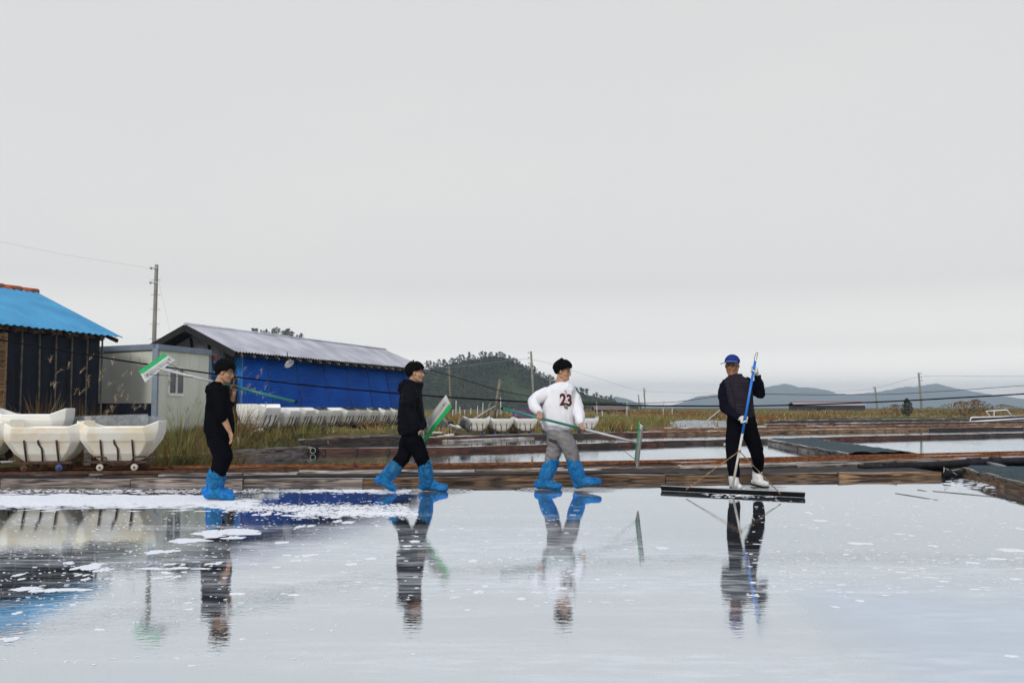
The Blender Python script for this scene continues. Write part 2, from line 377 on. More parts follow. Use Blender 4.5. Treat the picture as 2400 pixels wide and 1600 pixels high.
# ---------------------------------------------------------------- water of the ponds
def water_mat(name, bump, rough, tint=(0.015, 0.019, 0.024), ior=26.0, near=False):
    m, nt, b, out = nodes_of(name); N, L = nt.nodes, nt.links
    ge = N.new('ShaderNodeNewGeometry'); px = N.new('ShaderNodeSeparateXYZ'); L.new(ge.outputs['Position'], px.inputs[0])
    def nz(scale, sx, sy, det=3.0, rot=0.0, off=0.0):
        mp = N.new('ShaderNodeMapping'); mp.inputs['Scale'].default_value = (sx, sy, 1); mp.inputs['Rotation'].default_value = (0, 0, rot); mp.inputs['Location'].default_value = (off, off * .7, 0)
        L.new(ge.outputs['Position'], mp.inputs['Vector'])
        n = N.new('ShaderNodeTexNoise'); n.inputs['Scale'].default_value = scale; n.inputs['Detail'].default_value = det
        L.new(mp.outputs[0], n.inputs['Vector']); return n.outputs['Fac']
    def rng(src, f0, f1, t0=0.0, t1=1.0):
        r = N.new('ShaderNodeMapRange'); r.inputs['From Min'].default_value = f0; r.inputs['From Max'].default_value = f1; r.inputs['To Min'].default_value = t0; r.inputs['To Max'].default_value = t1
        L.new(src, r.inputs['Value']); return r.outputs[0]
    def mth(op, p, q):
        n = N.new('ShaderNodeMath'); n.operation = op
        for k, v in ((0, p), (1, q)):
            if isinstance(v, float): n.inputs[k].default_value = v
            else: L.new(v, n.inputs[k])
        return n.outputs[0]
    wind = nz(0.45, 0.7, 0.5, 5.0, 0.3)
    if near:                                                  # ruffled where the wind comes in over the open side, calm in the lee of the bank
        g = mth('ADD', wind, mth('ADD', rng(px.outputs['X'], 0.4, 2.6, -0.26, 0.12), rng(px.outputs['Y'], 8.6, 4.8, -0.24, 0.13)))
        gust = rng(g, 0.50, 0.66)
    else: gust = rng(wind, 0.45, 0.65)
    L.new(rng(gust, 0.0, 1.0, rough[0], rough[1]), b.inputs['Roughness'])
    b.inputs['Base Color'].default_value = (*tint, 1); b.inputs['IOR'].default_value = ior; b.inputs['Specular Tint'].default_value = (0.895, 0.95, 1.0, 1)
    h1 = nz(3.0, 0.7, 1.5, 4.0); h2 = nz(18.0, 0.8, 1.3, 3.0, 0.3)
    b1 = N.new('ShaderNodeBump'); b1.inputs['Distance'].default_value = 0.02; b1.inputs['Strength'].default_value = bump[0]; L.new(h1, b1.inputs['Height'])
    b2 = N.new('ShaderNodeBump'); b2.inputs['Distance'].default_value = 0.006; L.new(h2, b2.inputs['Height'])
    L.new(rng(px.outputs['Y'], 12.0, 5.0, bump[1] * .35, bump[1]) if near else rng(gust, 0, 1, bump[1] * .5, bump[1]), b2.inputs['Strength'])
    L.new(b1.outputs[0], b2.inputs['Normal']); L.new(b2.outputs[0], b.inputs['Normal'])
    if near:                                                  # rings spreading from boots and from the wide squeegee
        tot = None
        for cx, cy, rr in ((-3.55, 11.95, .55), (-3.6, 12.45, .5), (-1.05, 13.25, .6), (-1.6, 13.15, .45), (.48, 13.5, .5), (1.0, 13.45, .5), (3.02, 13.4, .5), (3.4, 13.8, .5)):
            vd = N.new('ShaderNodeVectorMath'); vd.operation = 'DISTANCE'; vd.inputs[1].default_value = (cx, cy, 0); L.new(ge.outputs['Position'], vd.inputs[0])
            w = mth('MULTIPLY', mth('SINE', mth('MULTIPLY', vd.outputs['Value'], 70.0), 0.0), rng(vd.outputs['Value'], .06, rr, 1.0, 0.0))
            tot = w if tot is None else mth('ADD', tot, w)
        b3 = N.new('ShaderNodeBump'); b3.inputs['Distance'].default_value = 0.004; b3.inputs['Strength'].default_value = 0.55; L.new(tot, b3.inputs['Height'])
        L.new(b2.outputs[0], b3.inputs['Normal']); L.new(b3.outputs[0], b.inputs['Normal'])
    if near:                                                  # bright sky reflections painted into the water as pale diffuse streaks
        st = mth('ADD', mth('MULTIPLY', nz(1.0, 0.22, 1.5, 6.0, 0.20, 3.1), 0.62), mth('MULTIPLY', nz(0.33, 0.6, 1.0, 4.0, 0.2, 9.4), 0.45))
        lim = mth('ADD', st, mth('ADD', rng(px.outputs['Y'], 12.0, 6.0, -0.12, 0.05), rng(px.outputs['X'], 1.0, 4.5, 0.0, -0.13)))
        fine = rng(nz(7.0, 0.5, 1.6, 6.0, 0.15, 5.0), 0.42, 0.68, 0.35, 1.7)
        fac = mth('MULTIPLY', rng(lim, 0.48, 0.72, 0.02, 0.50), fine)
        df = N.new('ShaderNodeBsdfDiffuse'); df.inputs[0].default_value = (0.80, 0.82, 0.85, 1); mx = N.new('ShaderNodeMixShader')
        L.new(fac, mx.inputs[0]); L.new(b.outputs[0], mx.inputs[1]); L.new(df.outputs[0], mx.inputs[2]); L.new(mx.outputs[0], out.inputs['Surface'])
    return m
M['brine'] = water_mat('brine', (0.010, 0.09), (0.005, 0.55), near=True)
M['brine_far'] = water_mat('brine_far', (0.05, 0.10), (0.01, 0.06), tint=(0.05, 0.055, 0.06))
def sheet(name, pts, z, m):
    me = bpy.data.meshes.new(name); me.from_pydata([(p[0], p[1], z) for p in pts], [], [tuple(range(len(pts)))]); me.materials.append(m)
    return tag(link(name, me), kind='structure')
far_edge = [(p.x, p.y + 0.05) for p in FRONT] + [(16, 17.2), (34, 19.5)]
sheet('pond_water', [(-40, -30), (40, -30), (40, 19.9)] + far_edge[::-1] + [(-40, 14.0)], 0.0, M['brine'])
sheet('pond_water', [(p.x, p.y - 0.05) for p in REAR[1:]] + [(60, 45)] + [(p.x, p.y + 0.1) for p in FAR2[::-1]] + [(LEFT2[1].x - 0.1, LEFT2[1].y)] , 0.004, M['brine_far'])
FB = [Vector((p.x - 0.35, p.y + 0.45, 0)) for p in FAR2]
sheet('pond_water', [(p.x, p.y) for p in FB] + [(p.x, p.y + 0.05) for p in FAR3[::-1]], W3, M['brine_far'])
sheet('pond_water', [(p.x, p.y + 0.25) for p in FAR3[4:]] + [(80, 99), (60, 97.6), (31, 90.8), (20, 75.8), (14, 57.8), (10, 49.8), (6.4, 45.6), (4, 41.0), (2, 37.8)], W3 + 0.004, M['brine_far'])

# ---------------------------------------------------------------- far hills
def hill(name, ridge, Y0, depth, base, m, nseg=3, rough=4.0, seed=0.0, ns=90, nd=14, jag=0.0):
    """ridge: (u, v) of the skyline; the hill falls to z=base in front and behind"""
    us = np.linspace(ridge[0][0], ridge[-1][0], ns); rv = np.interp(us, [a for a, _ in ridge], [b for _, b in ridge]); rv = rv + np.array([jag * (mnoise.noise(Vector((x * .06, seed, 0))) + .7 * mnoise.noise(Vector((x * .23, seed, 3)))) for x in us])
    mb = MB()
    for j in range(nd * 2 + 1):
        t = j / nd - 1.0                                     # -1 front foot, 0 ridge, 1 back foot
        for i in range(ns):
            p = at(us[i], rv[i], Y0); hgt = p.z - base
            k = (1 - abs(t)) ; k = k * k * (3 - 2 * k) * 0.5 + k * 0.5
            n = mnoise.noise(Vector((us[i] * 0.013 + seed, t * 2.2, seed))) * rough * (abs(t) * (1 - abs(t)) * 4)
            Y = Y0 + t * depth
            mb.v.append((p.x * (1 + 0.0 * t), Y, base - 1.0 + max(hgt + 1.0, 0) * k + n))
    for j in range(nd * 2):
        for i in range(ns - 1):
            mb.f.append((j * ns + i, j * ns + i + 1, (j + 1) * ns + i + 1, (j + 1) * ns + i))
    return tag(mb.build(name, m, smooth=True, fix=False), kind='structure')
M['hill'] = mat('wooded_hill', (0.055, 0.075, 0.035), 1.0, c2=(0.025, 0.04, 0.022), scale=0.05, spec=0.0, obj=True, bump=1.0, bscale=0.2, detail=8)
M['far_hill'] = mat('far_wooded_hill', (0.06, 0.085, 0.05), 1.0, c2=(0.035, 0.05, 0.035), scale=0.012, spec=0.0, obj=True, detail=9)
HILL1 = [(930, 905), (1000, 868), (1040, 862), (1080, 853), (1110, 848), (1150, 840), (1165, 842), (1185, 846), (1215, 858), (1245, 872), (1280, 895), (1310, 908), (1345, 922), (1360, 930), (1390, 936), (1425, 944), (1470, 958)]
HILL0 = [(430, 900), (520, 840), (590, 790), (620, 783), (650, 784), (690, 795), (720, 803), (800, 850), (900, 900), (960, 940)]
hill('wooded_hill', HILL1, 600.0, 60.0, 0.2, M['hill'], rough=5, seed=1.0)
hill('wooded_hill', HILL0, 650.0, 70.0, 0.2, M['hill'], rough=5, seed=4.0)
hill('far_hill', [(1360, 958), (1400, 945), (1425, 934), (1445, 929), (1465, 933), (1500, 945), (1560, 957)], 4300, 500, 0.2, M['far_hill'], rough=12, seed=2.0, jag=1.5)
hill('far_hill', [(1480, 960), (1560, 955), (1600, 944), (1635, 928), (1650, 927), (1700, 922), (1780, 912), (1800, 906), (1815, 903), (1838, 899), (1860, 903), (1875, 908), (1890, 907), (1930, 912), (1960, 922), (2000, 924), (2060, 918), (2110, 908), (2160, 904), (2195, 898), (2230, 908), (2270, 918), (2310, 926), (2360, 932), (2480, 940), (2700, 956)], 4800, 600, 0.2, M['far_hill'], rough=16, seed=3.0, ns=420, jag=2.2)
hill('far_hill', [(-700, 940), (-200, 930), (400, 938), (900, 945), (1300, 948), (1700, 950), (2200, 946), (2600, 942), (3200, 950)], 5600, 400, 0.2, M['far_hill'], rough=8, seed=6.0, ns=120)

# trees on the near hills: each skyline pine is a thing, the wood below one mass
M['pine'] = mat('pine_foliage', (0.05, 0.075, 0.035), 1.0, c2=(0.02, 0.033, 0.02), scale=0.8, spec=0.05, rnd=0.35)
M['trunk'] = mat('pine_bark', (0.06, 0.045, 0.035), 0.95, var=0.4)
def pine_meshes(seed):
    """one small pine, about 6 m: bare tapering trunk and an open crown of needle tufts on drooping limbs"""
    r = random.Random(seed); mb = MB(); cr = MB()
    lean = r.uniform(-.5, .5)
    mb.tube([(0, 0, -1.5), (lean * .3, 0, 2), (lean, 0.1, 4.2), (lean * 1.1, 0, 6.0)], [.16, .13, .08, .02], 5)
    for k in range(15):
        z = 2.2 + 3.8 * (k + r.random()) / 15; a = r.uniform(0, 6.28); L = (1.9 - 0.22 * (z - 2.2)) * r.uniform(.6, 1.2)
        tip = Vector((lean * z / 5 + math.cos(a) * L, math.sin(a) * L, z + r.uniform(-.2, .5)))
        mb.tube([(lean * z / 5.2, 0, z - .2), tip], [.05, .015], 4)
        for q in range(15):
            t = r.uniform(.35, 1.1); c = Vector((lean * z / 5.2, 0, z - .2)).lerp(tip, t) + Vector((r.gauss(0, .22), r.gauss(0, .22), r.gauss(.05, .16)))
            e = Vector((r.gauss(0, 1), r.gauss(0, 1), r.gauss(0, .6))).normalized() * r.uniform(.22, .42)
            f = e.cross(Vector((r.gauss(0, 1), r.gauss(0, 1), r.gauss(0, 1)))).normalized() * r.uniform(.12, .26)
            cr.add([c - e, c + f, c + e, c - f], [(0, 1, 2, 3)])
    for q in range(30):
        c = Vector((lean * 1.15 + r.gauss(0, .3), r.gauss(0, .3), 5.7 + r.gauss(0, .35))); e = Vector((r.gauss(0, 1), r.gauss(0, 1), r.gauss(0, 1))).normalized() * .3
        f = e.orthogonal().normalized() * .2
        cr.add([c - e, c + f, c + e, c - f], [(0, 1, 2, 3)])
    return mb.mesh('trunk', M['trunk'], True, False), cr.mesh('crown', M['pine'], False, False)
PINES = [pine_meshes(s) for s in range(5)]
def pine(loc, s, rz, k, label, group):
    e = empty('pine_tree', loc, label, 'tree', group); e.rotation_euler.z = rz; e.scale = (s, s, s * R.uniform(.9, 1.15))
    link('trunk', PINES[k][0], e); link('crown', PINES[k][1], e)
def skyline(ridge, Y0, u0, u1, step, label, group, s0=0.85):
    u = u0
    while u < u1:
        v = np.interp(u, [a for a, _ in ridge], [b for _, b in ridge])
        p = at(u, v, Y0); pine((p.x, Y0 + R.uniform(-12, 4), p.z - R.uniform(.8, 2.6) * s0), s0 * R.uniform(.65, 1.25), R.uniform(0, 6.28), R.randrange(5), label, group)
        u += step * R.uniform(.5, 1.5)
skyline(HILL1, 600, 1000, 1440, 5.2, 'dark pine on the skyline of the wooded hill beyond the meadow', 'pines on the crest of the wooded hill')
skyline(HILL0, 650, 585, 712, 4.0, 'dark pine on the hilltop showing above the barn roof', 'pines on the hilltop above the barn')
def wood_mass(name, ridge, Y0, depth, n, seed, label):
    """the wood on a slope, read as one mass: thousands of leaf clumps"""
    r = random.Random(seed); cr = MB(); us = [a for a, _ in ridge]; vs_ = [b for _, b in ridge]
    for i in range(n):
        u = r.uniform(us[0], us[-1]); t = r.random() ** 1.3
        p = at(u, np.interp(u, us, vs_), Y0); hgt = p.z - .2
        k = (1 - t); k = k * k * (3 - 2 * k) * .5 + k * .5
        base = Vector((p.x, Y0 - t * depth, max(hgt, 0) * k)); sz = r.uniform(.8, 2.0)
        for q in range(7):
            c = base + Vector((r.gauss(0, .42), r.gauss(0, .35), r.uniform(0, 1.1))) * sz
            e = Vector((r.gauss(0, 1), r.gauss(0, 1), r.gauss(0, .7))).normalized() * sz * r.uniform(.22, .45)
            f = e.cross(Vector((r.gauss(0, 1), r.gauss(0, 1), r.gauss(0, 1)))).normalized() * sz * r.uniform(.16, .36)
            cr.add([c - e, c + f, c + e, c - f], [(0, 1, 2, 3)], r.choices((0, 1, 2), (5, 3, 1))[0])
    return tag(cr.build(name, [M['pine'], M['leaf_wood'], M['leaf_rust']], None, False, False), label, 'woodland', kind='stuff')
M['leaf_wood'] = mat('mixed_foliage', (0.055, 0.07, 0.035), 1.0, c2=(0.022, 0.034, 0.018), scale=0.3, spec=0.05)
M['leaf_rust'] = mat('autumn_foliage', (0.13, 0.085, 0.045), 1.0, c2=(0.06, 0.045, 0.03), scale=0.3, spec=0.05)
wood_mass('woodland', HILL1, 600, 58, 8500, 5, 'dense mixed wood covering the slope of the near hill')
wood_mass('woodland', HILL0, 650, 68, 1500, 6, 'dense wood on the hilltop behind the barn')
# ---------------------------------------------------------------- timber banks between the ponds
def plank_mesh(name, L, w, h, m, jit=0.006, seg=None):
    """rough sawn plank along local X"""
    seg = seg or max(2, min(7, int(L / 0.5))); mb = MB(); r = R
    for i in range(seg + 1):
        x = -L / 2 + L * i / seg; dz = r.gauss(0, jit); dy = r.gauss(0, jit)
        for y, z in ((-w / 2, -h / 2), (w / 2, -h / 2), (w / 2, h / 2), (-w / 2, h / 2)):
            mb.v.append((x + (r.gauss(0, jit) if i in (0, seg) else 0), y + dy + r.gauss(0, jit * .4), z + (dz if z > 0 else dz * .3) + r.gauss(0, jit * .4)))
    for i in range(seg):
        a = i * 4
        for k in range(4): mb.f.append((a + k, a + (k + 1) % 4, a + 4 + (k + 1) % 4, a + 4 + k))
    mb.f.append((3, 2, 1, 0)); a = seg * 4; mb.f.append((a, a + 1, a + 2, a + 3)); mb.m = [0] * len(mb.f)
    return mb.mesh(name, m)
def plank(parent, base, p0, p1, w, h, m, name='plank', jit=0.006):
    """a plank from p0 to p1 (centre line), child of the empty standing at base"""
    p0, p1 = Vector(p0), Vector(p1); d = p1 - p0
    o = link(name, plank_mesh(name, d.length, w, h, m, jit), parent)
    X = d.normalized(); Yv = Vector((0, 0, 1)).cross(X).normalized(); Z = X.cross(Yv)
    mw = Matrix((X, Yv, Z)).transposed().to_4x4(); mw.translation = (p0 + p1) / 2 - Vector(base)
    o.matrix_local = mw
    return o
def run_planks(parent, base, line, off, z, w, h, mats, lo=1.8, hi=3.4, gap=0.012, name='plank', jit=0.006, skip=0.0):
    """planks end to end along a polyline shifted back by off metres"""
    for a, b in zip(line, line[1:]):
        d = b - a; L = d.length; X = d.normalized(); n = Vector((-X.y, X.x, 0))
        t = 0.0
        while t < L - 0.05:
            l = min(R.uniform(lo, hi), L - t)
            if L - t - l < 0.6: l = L - t
            if R.random() >= skip:
                q0 = a + X * (t + gap / 2) + n * (off + R.gauss(0, .008)); q1 = a + X * (t + l - gap / 2) + n * (off + R.gauss(0, .008))
                q0.z = z; q1.z = z
                plank(parent, base, q0, q1, w, h, R.choice(mats) if isinstance(mats, list) else mats, name, jit)
            t += l
def shift(line, off, z=None):
    out = []
    for i, p in enumerate(line):
        d = (line[min(i + 1, len(line) - 1)] - line[max(i - 1, 0)]).normalized(); q = p + Vector((-d.y, d.x, 0)) * off
        if z is not None: q.z = z
        out.append(q)
    return out
def resample(line, n):
    return [along(line, (len(line) - 1) * k / (n - 1)) for k in range(n)]

# near bank: front boards, a black hose behind them, two rusty rails on bleached planks
NB = Vector((0, 14.6, 0))
bank = empty('timber_bank', NB, 'long low bank of weathered planks and rusty rails right behind the four people', 'bank')
soil = MB(); fr = resample(FRONT, 30); xs = [p.x for p in fr]
for p in fr: soil.v.append((p.x, p.y + .03, .085)); soil.v.append((p.x, y_at(REAR, p.x) + .02, .10))
for i in range(29): soil.f.append((i * 2, i * 2 + 2, i * 2 + 3, i * 2 + 1))
soil.m = [0] * len(soil.f)
M['soil'] = mat('bank_soil', (0.05, 0.036, 0.028), 0.9, c2=(0.006, 0.005, 0.005), scale=7, bump=0.8, bscale=30)
place(soil.build('earth_core', M['soil'], None, False, False), bank, NB)
for a, b, mt in ((0, 1, 'wood_grey'), (1, 2, 'wood_grey'), (2, 3, 'wood_brown'), (3, 4, 'wood_brown')):
    run_planks(bank, NB, [FRONT[a], FRONT[b]], 0.03, -0.012, 0.06, 0.20, M[mt], 1.5, 3.6, name='front_board', jit=0.009)
run_planks(bank, NB, FRONT, 0.085, 0.066, 0.045, 0.05, [M['wood_dark'], M['wood_grey']], 2.5, 4, name='back_board')
REARS = [p for p in REAR]
run_planks(bank, NB, shift(REAR, -0.42), 0.0, 0.098, 0.18, 0.085, [M['wood_pale'], M['wood_pale'], M['wood_grey']], 1.2, 2.8)
run_planks(bank, NB, shift(REAR, -0.24), 0.0, 0.115, 0.11, 0.05, [M['wood_dark'], M['wood_grey'], M['wood_pale']], 1.0, 2.6, skip=0.12)
run_planks(bank, NB, REAR, -0.03, 0.06, 0.05, 0.22, [M['wood_brown'], M['wood_dark']], 1.8, 3.4)
run_planks(bank, NB, shift(REAR[:5], -0.56), 0.0, 0.10, 0.07, 0.05, [M['wood_dark'], M['wood_pale'], M['wood_brown']], .8, 2.4, skip=.35, jit=.012)
run_planks(bank, NB, REAR[4:], -0.75, 0.115, 0.14, 0.05, [M['wood_pale'], M['wood_tan'], M['wood_grey']], 1.2, 2.8, skip=.1)
run_planks(bank, NB, REAR[4:], -1.05, 0.105, 0.16, 0.05, [M['wood_dark'], M['wood_grey']], 1.2, 2.8, skip=.2)
run_planks(bank, NB, REAR[5:], -1.45, 0.10, 0.16, 0.05, [M['wood_dark'], M['wood_pale'], M['wood_grey']], 1.2, 2.6, skip=.2)
def iron_rail(line, off, z, m=None):
    """angle iron, one flange up"""
    mb = MB()
    L = shift(line, off, z)
    for a, b in zip(L, L[1:]):
        mb.beam(a, b, .045, .012); up = Vector((0, 0, .022)); mb.beam(a + up, b + up, .012, .034)
    return place(mb.build('rail', m or M['rust']), bank, NB)
iron_rail(REAR, -0.055, 0.178)
iron_rail(REAR[:3], -0.62, 0.145, M['rust_dark']); iron_rail(REAR[2:5], -0.46, 0.142, M['rust_dark']); iron_rail(REAR[4:], -0.46, 0.15)
bolt = MB()
for k in range(34):
    p = along(REAR, 7 * k / 34.0); bolt.box((p.x, p.y - 0.335, 0.14), (.05, .02, .014))
place(bolt.build('rail_bolt', M['rust']), bank, NB)['kind'] = 'stuff'
# hose along the front board
hose_pts = [Vector((p.x, p.y + .15, .092 + .006 * math.sin(p.x * 1.7))) for p in resample(FRONT, 60)][:46]
h = MB(); h.tube(hose_pts, .030, 10)
hose = tag(h.build('hose', M['black_pipe'], None, True), 'long black hose lying on the bank behind the front boards', 'hose')
# its faint printed marking
tc = bpy.data.curves.new('lettering', 'FONT'); tc.body = 'KEVOL A'; tc.size = 0.05; tc.extrude = 0.0004; tc.align_x = 'CENTER'
tco = bpy.data.objects.new('tmp', tc); me = bpy.data.meshes.new_from_object(tco); bpy.data.objects.remove(tco)
me.materials.append(mat('faded_print', (0.3, 0.31, 0.33), 0.7, var=0.5, scale=200))
p0 = at(226, 1118, 1); hx = -(974 / F) * 14.25
lt = link('lettering', me, hose); lt.location = (hx, y_at(FRONT, hx) + .15 - .0335, .077); lt.rotation_euler = (math.radians(80), 0, math.atan2(FRONT[2].y - FRONT[1].y, FRONT[2].x - FRONT[1].x))

# beam running back along the left side of the second pond
B2 = Vector((LEFT2[1].x, LEFT2[1].y, 0))
side = empty('timber_bank', B2, 'grey weathered beam edging the pond beside the reeds', 'bank')
run_planks(side, B2, LEFT2, 0.05, 0.065, 0.10, 0.22, [M['wood_grey']], 2.6, 3.6, name='beam')
run_planks(side, B2, LEFT2, 0.22, 0.13, 0.16, 0.12, [M['wood_pale'], M['wood_grey']], 2.0, 3.0, name='plank')
# far side of the second pond
B3 = FAR2[2].copy()
fb = empty('timber_bank', B3, 'double plank bank across the middle, between the second and third pond', 'bank')
run_planks(fb, B3, FAR2, 0.03, 0.035, 0.06, 0.17, [M['wood_red'], M['wood_red'], M['wood_dark']], 2.4, 4.2, name='front_board')
run_planks(fb, B3, FAR2, 0.22, 0.095, 0.26, 0.05, [M['wood_pale'], M['wood_pale'], M['wood_grey']], 1.8, 3.6, name='top_plank')
run_planks(fb, B3, FAR2, 0.47, 0.05, 0.06, 0.12, [M['wood_dark']], 2.4, 4.2, name='back_board')
stk = MB()
for k in range(26):
    p = along(FAR2, 7 * (k + .5) / 26); stk.box((p.x, p.y - .03, .045), (.05, .04, .15))
place(stk.build('stake', M['wood_dark']), fb, B3)['kind'] = 'stuff'
# far side of the third pond: dark planks with bleached tops
B4 = FAR3[3].copy(); B4.z = 0
f3 = empty('timber_bank', B4, 'dark plank bank with pale top edge below the weeds and the far carts', 'bank')
run_planks(f3, B4, FAR3[:4], 0.03, W3 + .09, 0.07, 0.24, [M['wood_dark']], 2.4, 4.2, name='front_board')
run_planks(f3, B4, FAR3[3:], 0.03, W3 + .05, 0.07, 0.13, [M['wood_dark'], M['wood_red'], M['wood_brown']], 2.4, 4.2, name='front_board')
run_planks(f3, B4, FAR3[:4], 0.2, W3 + .22, 0.24, 0.045, [M['wood_pale'], M['wood_pale'], M['wood_grey']], 2.0, 3.6, name='top_plank')
run_planks(f3, B4, FAR3[3:], 0.2, W3 + .115, 0.24, 0.04, [M['wood_pale'], M['wood_grey']], 2.0, 3.6, name='top_plank')
run_planks(f3, B4, FAR3[3:5], -0.8, W3 + .03, 0.30, 0.06, [M['wood_pale']], 2.0, 3.6, name='top_plank')
# farther rows on the right, one bank each
rows = [([(1380, 1010.5), (1560, 1009.5), (1800, 1006), (1905, 1004.5), (2420, 997)], 'wood_orange', 'orange plank bank at the foot of the dry meadow, right behind the third pond', 3),
        ([(1800, 998.5), (1905, 998), (2420, 990)], 'wood_red', 'thin brown plank bank, fourth row back on the open ponds', 2),
        ([(1800, 990), (2100, 986), (2420, 983)], 'wood_dark', 'thin dark plank bank, fifth row back on the open ponds', 2),
        ([(1790, 986), (1905, 983), (2110, 981), (2420, 977)], 'wood_red', 'farthest plank bank under the bushes and the white pipe frame', 2)]
for pts, wm, label, n in rows:
    line = [onz(u, v, W3) for u, v in pts]; B = line[1].copy(); B.z = 0
    e = empty('timber_bank', B, label, 'bank')
    run_planks(e, B, line, 0.05, W3 + .03, 0.10, 0.17, [M[wm]], 2.4, 4.0, name='front_board', jit=.012)
    run_planks(e, B, line, 0.3, W3 + .115, 0.36, 0.04, [M['wood_pale'], M['wood_grey']], 2.4, 4.4, name='top_plank', jit=.012)
# cross bank with netting, between the ponds behind the man in the cap
def net_bank(pts, w, label, boards, topz):
    """two board sides and a sagging dark net laid over the top"""
    line = [onz(u, v, 0) for u, v in pts]; B = line[0].copy()
    e = empty('net_covered_bank', B, label, 'bank')
    run_planks(e, B, line, 0.02, topz / 2 - .02, 0.05, topz + .06, boards, 1.4, 2.6, name='side_board')
    run_planks(e, B, line, w, topz / 2 - .02, 0.05, topz + .06, boards, 1.4, 2.6, name='side_board')
    mb = MB(); nn = 60; LL = resample(line, nn); nw = 9
    for i in range(nn):
        d = (LL[min(i + 1, nn - 1)] - LL[max(i - 1, 0)]).normalized(); n = Vector((-d.y, d.x, 0))
        for k in range(nw):
            q = LL[i] + n * (w * k / (nw - 1) + (-.04 if k == 0 else (.04 if k == nw - 1 else 0)))
            z = topz + .035 + .025 * mnoise.noise(q * 3.1) + .03 * mnoise.noise(q * 9) - (.06 if k in (0, nw - 1) else 0)
            mb.v.append((q.x, q.y, z))
    for i in range(nn - 1):
        for k in range(nw - 1): mb.f.append((i * nw + k, i * nw + k + 1, (i + 1) * nw + k + 1, (i + 1) * nw + k))
    mb.m = [0] * len(mb.f)
    place(mb.build('net', M['net'], None, True, False), e, B)
    return e, line
net_bank([(1800, 1040), (1870, 1055), (1985, 1078)], 1.5, 'bank with pale board sides and dark netting on top behind the capped man', [M['wood_pale'], M['wood_grey']], 0.14)
nb_e, nb_l = net_bank([(2256, 1117), (2335, 1140), (2480, 1180)], 1.0, 'nearest net covered bank of tan boards at the far end of the front bank', [M['wood_tan']], 0.14)

# black water pipe with couplings, its grey branch, and the tied sack at the end of the front bank
def P3(u, v, Y): return at(u, v, Y)
pp = empty('water_pipe', P3(2020, 1094, 17.0), 'thick black water pipe with couplings along the bank on the far right', 'pipe')
base = Vector(pp.location)
main = [P3(2012, 1092, 16.6), P3(2040, 1094, 16.7), P3(2066, 1095, 16.8), P3(2100, 1090, 17.0), P3(2180, 1089, 17.2), P3(2262, 1084, 17.5), P3(2320, 1081, 17.8), P3(2460, 1077, 18.3)]
h = MB(); h.tube(main, [.03, .04, .045, .055, .058, .06, .062, .062], 14); place(h.build('pipe', M['black_pipe'], None, True), pp, base)
for a, b, r0 in ((2072, 2100, .075), (2268, 2298, .085), (2322, 2344, .085)):
    va = float(np.interp(a, (2066, 2100, 2262, 2320, 2460), (1095, 1090, 1084, 1081, 1077))); vb = float(np.interp(b, (2066, 2100, 2262, 2320, 2460), (1095, 1090, 1084, 1081, 1077)))
    Ya, Yb = np.interp((a, b), (2066, 2262, 2460), (16.8, 17.5, 18.3)); h = MB()
    q0, q1 = P3(a, va, Ya), P3(b, vb, Yb); d = (q1 - q0)
    h.tube([q0, q0 + d * .05, q0 + d * .12, q0 + d * .88, q0 + d * .95, q1], [r0 * .86, r0, r0 * .93, r0 * .93, r0, r0 * .86], 16)
    place(h.build('coupling', M['black_pipe'], None, True), pp, base)
h = MB(); h.tube([P3(2312, 1086, 17.7), P3(2345, 1093, 17.2), P3(2375, 1103, 16.7), P3(2420, 1116, 16.1), P3(2470, 1126, 15.4)], [.045, .045, .042, .04, .04], 12)
place(h.build('branch_pipe', M['grey_pipe'], None, True), pp, base)
# drain pipe mouth tied over with black sheet and rope
dr = empty('tied_drain_pipe', P3(2232, 1112, 15.9), 'drain pipe mouth tied over with black sheet and pale rope beside the front bank', 'drain pipe'); base = Vector(dr.location)
h = MB(); h.tube([P3(2250, 1106, 16.6), P3(2225, 1110, 15.8), P3(2217, 1113, 15.5), P3(2214, 1114, 15.4)], [.08, .078, .06, .02], 14); place(h.build('sheet', M['black_rubber'], None, True), dr, base)
h = MB()
def loop_pts(c, r, n=18, ax=Vector((1, -.3, 0)), zs=1.0):
    ax = ax.normalized(); a = Vector((0, 0, 1)); b = ax.cross(a)
    return [c + (a * math.cos(t) * zs + b * math.sin(t)) * r for t in [2 * math.pi * k / n for k in range(n + 1)]]
h.tube(loop_pts(P3(2222, 1111, 15.72), .082), .007, 6)
h.tube([P3(2227, 1103, 15.7), P3(2219, 1099, 15.6), P3(2212, 1095, 15.55), P3(2213, 1100, 15.5), P3(2211, 1108, 15.5)], .006, 6)
h.tube([P3(2227, 1103, 15.7), P3(2240, 1101, 15.8), P3(2262, 1096, 16.1)], .005, 6)
h.tube([P3(2227, 1103, 15.7), P3(2236, 1108, 15.7), P3(2244, 1113, 15.7)], .006, 6)
place(h.build('rope', M['rope'], None, True), dr, base)
h = MB(); h.tube([P3(2300, 1096, 16.6), P3(2312, 1098, 16.3), P3(2345, 1102, 16.2), P3(2400, 1112, 15.8), P3(2440, 1119, 15.4)], .012, 6)
tag(h.build('rope', M['rope'], None, True), 'pale rope stretched over the nearest net covered bank', 'rope')
tag_plug = empty('tied_drain_pipe', P3(735, 1055, 23.9), 'drain pipe mouth wrapped in green black sheet and rope in the far plank bank', 'drain pipe'); base = Vector(tag_plug.location)
h = MB(); c = P3(735, 1055, 23.9); h.tube([c + Vector((0, .25, 0)), c, c + Vector((0, -.07, 0)), c + Vector((0, -.1, 0))], [.085, .085, .07, .02], 14); place(h.build('sheet', M['black_rubber'], None, True), tag_plug, base)
